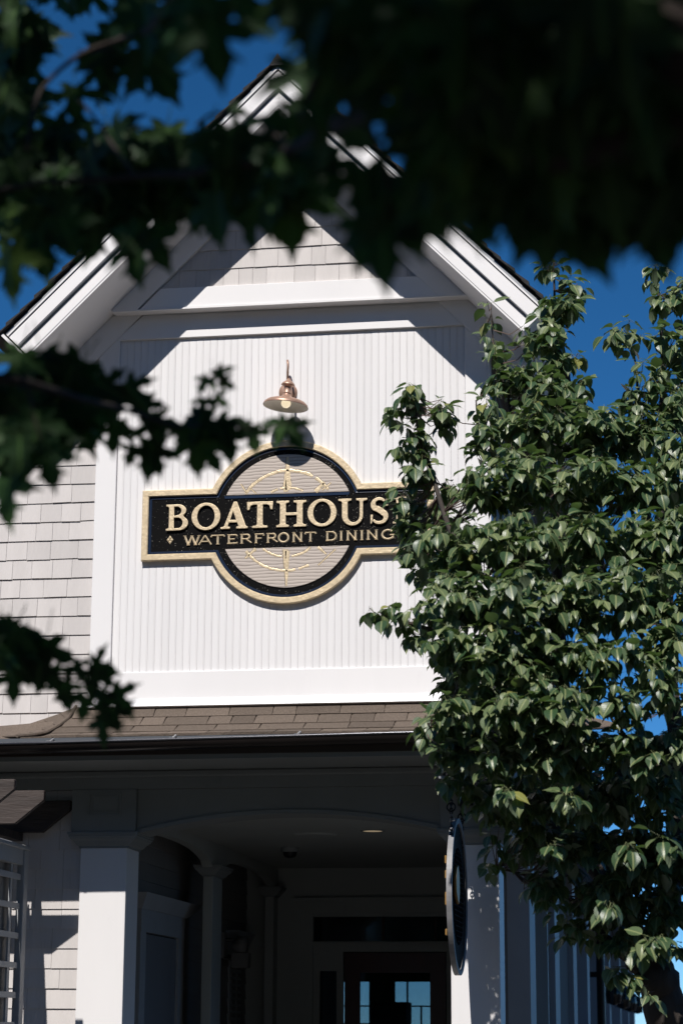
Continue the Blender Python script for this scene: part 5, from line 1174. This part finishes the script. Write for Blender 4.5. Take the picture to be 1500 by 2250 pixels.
# ---------------------------------------------------------------- the pear tree
pear = thing('ornamental_pear_tree', 'small leafy tree with glossy green leaves covering the right end of the sign', 'tree', (0, 0, 0))
pr2 = random.Random(21)
fol = Foliage([pear_leaf(i) for i in range(9)], M['pearleaf'])
wood = []
for pts, rad in PEAR_LIMBS:
    # smooth and roughen the limb
    P0 = [Vector(p) for p in pts]; pp = []; rr3 = []
    for i in range(len(P0)-1):
        for k in range(5):
            t = k/5; a = P0[max(0, i-1)]; b_ = P0[i]; c = P0[i+1]; d = P0[min(len(P0)-1, i+2)]
            q = .5*((2*b_)+(c-a)*t+(2*a-5*b_+4*c-d)*t*t+(3*b_-a-3*c+d)*t**3)
            r_ = rad[i]*(1-t)+rad[i+1]*t
            pp.append(q+rnd_dir(pr2)*r_*.25); rr3.append(r_*pr2.uniform(.92, 1.1))
    pp.append(P0[-1]); rr3.append(rad[-1])
    wood.append((pp, rr3))
    o = B().tube(pp, rr3, 10 if rad[0] > .06 else 7).obj('trunk' if rad[0] > .12 else 'branch', M['bark'], pear, smooth=True)
allw = [(p, r_) for pp, rr3 in wood for p, r_ in zip(pp, rr3)]
twigs = B()
ros = []
for (cx, cy, cz, rx, rz, ry, n) in PEAR:
    for _ in range(n):
        d = rnd_dir(pr2); q = pr2.random()**(1/2.2)
        ros.append(Vector((cx+d.x*rx*q, cy+d.y*ry*q, cz+d.z*rz*q)))
for c in ros:
    near = min(allw, key=lambda a: (a[0]-c).length_squared+max(0, a[0].z-c.z+.0)*.15)
    out = c-near[0]
    if out.length < .02: out = rnd_dir(pr2)*.05
    if out.length < .42:
        m1 = near[0].lerp(c, .5)+Vector((0, 0, -.03))+rnd_dir(pr2)*.02
        twigs.tube([near[0], m1, c], [.0045, .003, .002], 4, False)
    oh = Vector((out.x, out.y, 0)); 
    nl = pr2.choice([4, 5, 6, 6, 7])
    a0 = pr2.uniform(0, 2*PI)
    for k in range(nl):
        a = a0+k*2.4+pr2.uniform(-.4, .4)
        h = Vector((math.cos(a), math.sin(a), 0))
        h = (h+oh*.8).normalized() if oh.length > .03 else h
        dn = pr2.uniform(.25, 1.7) if pr2.random() < .85 else pr2.uniform(-.7, .2)
        tip = h-Vector((0, 0, dn))
        nrm = h*dn*.6+Vector((0, -.25, 1.0))+rnd_dir(pr2)*.45
        sz = pr2.uniform(.052, .10)
        fol.put(c+rnd_dir(pr2)*.012, tip, nrm, sz)
tw = twigs.obj('twigs', M['twig'], pear); tw['kind'] = 'stuff'
fol.build(pear, lambda it: (0 if in_frame(it[0]) else 1, it[0].y+pr2.random()*.1-it[2]*2))

# ---------------------------------------------------------------- the maple overhead
maple = thing('maple_tree', 'dark out-of-focus maple boughs with lobed leaves hanging close across the top and left', 'tree', (0, 0, 0))
mr = random.Random(5)
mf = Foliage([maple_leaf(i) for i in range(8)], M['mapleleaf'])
TR = [Vector(p) for p in ((4.75, -13.4, -.1), (4.7, -13.4, .6), (4.6, -13.35, 1.3), (4.45, -13.3, 2.0), (4.1, -13.0, 2.55))]
B().tube(TR+[Vector((3.95, -12.9, 3.1)), Vector((3.7, -12.9, 4.2)), Vector((3.5, -13.4, 5.6))], [.26, .2, .18, .17, .16, .13, .11, .06], 14).obj('trunk', M['maplebark'], maple, smooth=True)
for (a, b_) in (((3.9, -12.9, 3.2), (1.4, -12.6, 5.2)), ((3.8, -12.9, 3.8), (5.6, -14.5, 5.8)), ((3.7, -12.9, 4.3), (2.8, -15.6, 5.6)), ((3.8, -12.9, 3.6), (1.0, -14.2, 4.8))):
    a, b_ = Vector(a), Vector(b_); B().tube([a, a.lerp(b_, .4)+Vector((0, 0, .3)), b_], [.08, .05, .02], 8).obj('branch', M['maplebark'], maple, smooth=True)
for i, (pts, rad) in enumerate(MAPLE_LIMBS):
    pts = [Vector(p) for p in pts]; rad = list(rad)
    if i == 0: pts = [Vector((4.1, -13.0, 2.5))]+pts[1:]
    P0 = pts; pp = []; rr3 = []
    for j in range(len(P0)-1):
        for k in range(4):
            t = k/4; a = P0[max(0, j-1)]; b_ = P0[j]; c = P0[j+1]; d = P0[min(len(P0)-1, j+2)]
            q = .5*((2*b_)+(c-a)*t+(2*a-5*b_+4*c-d)*t*t+(3*b_-a-3*c+d)*t**3)
            r_ = rad[j]*(1-t)+rad[j+1]*t
            pp.append(q+rnd_dir(mr)*r_*.3); rr3.append(r_)
    pp.append(P0[-1]); rr3.append(rad[-1])
    B().tube(pp, rr3, 10 if rad[0] > .03 else 6).obj('bough' if rad[0] > .05 else 'branch', M['maplebark'], maple, smooth=True)
toc = (CAM-Vector((2.2, -11.5, 2.6))).normalized()
def mput(c, sz, spin=None):
    az = mr.gauss(0, .5); el = mr.gauss(.1, .35)
    nrm = Vector((math.sin(az), -math.cos(az), math.tan(max(-1, min(1, el)))))
    if spin is None: spin = mr.gauss(0, .45)
    else: spin = math.radians(spin)
    tip = Vector((math.sin(spin), mr.uniform(-.25, .25), -math.cos(spin)))
    t = tip.normalized()
    mf.put(Vector(c)-t*sz*1.15, tip, nrm, sz)
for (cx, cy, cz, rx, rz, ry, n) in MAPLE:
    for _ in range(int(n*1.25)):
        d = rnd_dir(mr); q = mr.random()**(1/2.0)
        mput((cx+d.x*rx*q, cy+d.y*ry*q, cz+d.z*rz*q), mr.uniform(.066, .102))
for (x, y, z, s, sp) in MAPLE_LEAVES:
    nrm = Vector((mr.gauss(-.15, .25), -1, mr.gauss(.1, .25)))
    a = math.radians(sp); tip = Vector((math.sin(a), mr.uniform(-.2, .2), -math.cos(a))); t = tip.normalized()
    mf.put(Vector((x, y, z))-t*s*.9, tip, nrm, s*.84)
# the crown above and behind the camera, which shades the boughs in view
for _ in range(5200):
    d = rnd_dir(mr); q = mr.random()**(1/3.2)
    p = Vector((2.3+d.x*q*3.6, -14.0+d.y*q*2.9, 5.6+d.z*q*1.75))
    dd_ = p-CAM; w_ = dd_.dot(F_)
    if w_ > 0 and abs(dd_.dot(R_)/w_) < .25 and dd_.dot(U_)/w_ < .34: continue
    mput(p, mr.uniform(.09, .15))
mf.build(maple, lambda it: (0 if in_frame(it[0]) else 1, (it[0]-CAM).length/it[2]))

# ---------------------------------------------------------------- unseen trees added behind the viewpoint to cut sky light
wd_ = B(); wr = random.Random(9)
for _ in range(9000):
    a = wr.uniform(-1.25, 1.25); r_ = wr.uniform(34, 52)
    c = Vector((2.5+math.sin(a)*r_*1.3, -14-math.cos(a)*r_*.9, 0))
    c.z = wr.random()**.8*(23+4*math.sin(a*9)+2.5*math.sin(a*23+1))
    n_ = rnd_dir(wr); t_ = n_.orthogonal().normalized(); b_ = n_.cross(t_); s_ = wr.uniform(.7, 1.7)
    wd_.add([c+t_*s_, c+b_*s_*.8, c-t_*s_*.9, c-b_*s_*.7], [(0, 1, 2, 3)])
me = mesh(wd_.v, wd_.f); o = link('sky_blocking_wood', me, M['mapleleaf'], None); o['kind'] = 'stuff'
tag(o, 'unseen wood of tall trees added behind the viewpoint to block sky light', 'wood')
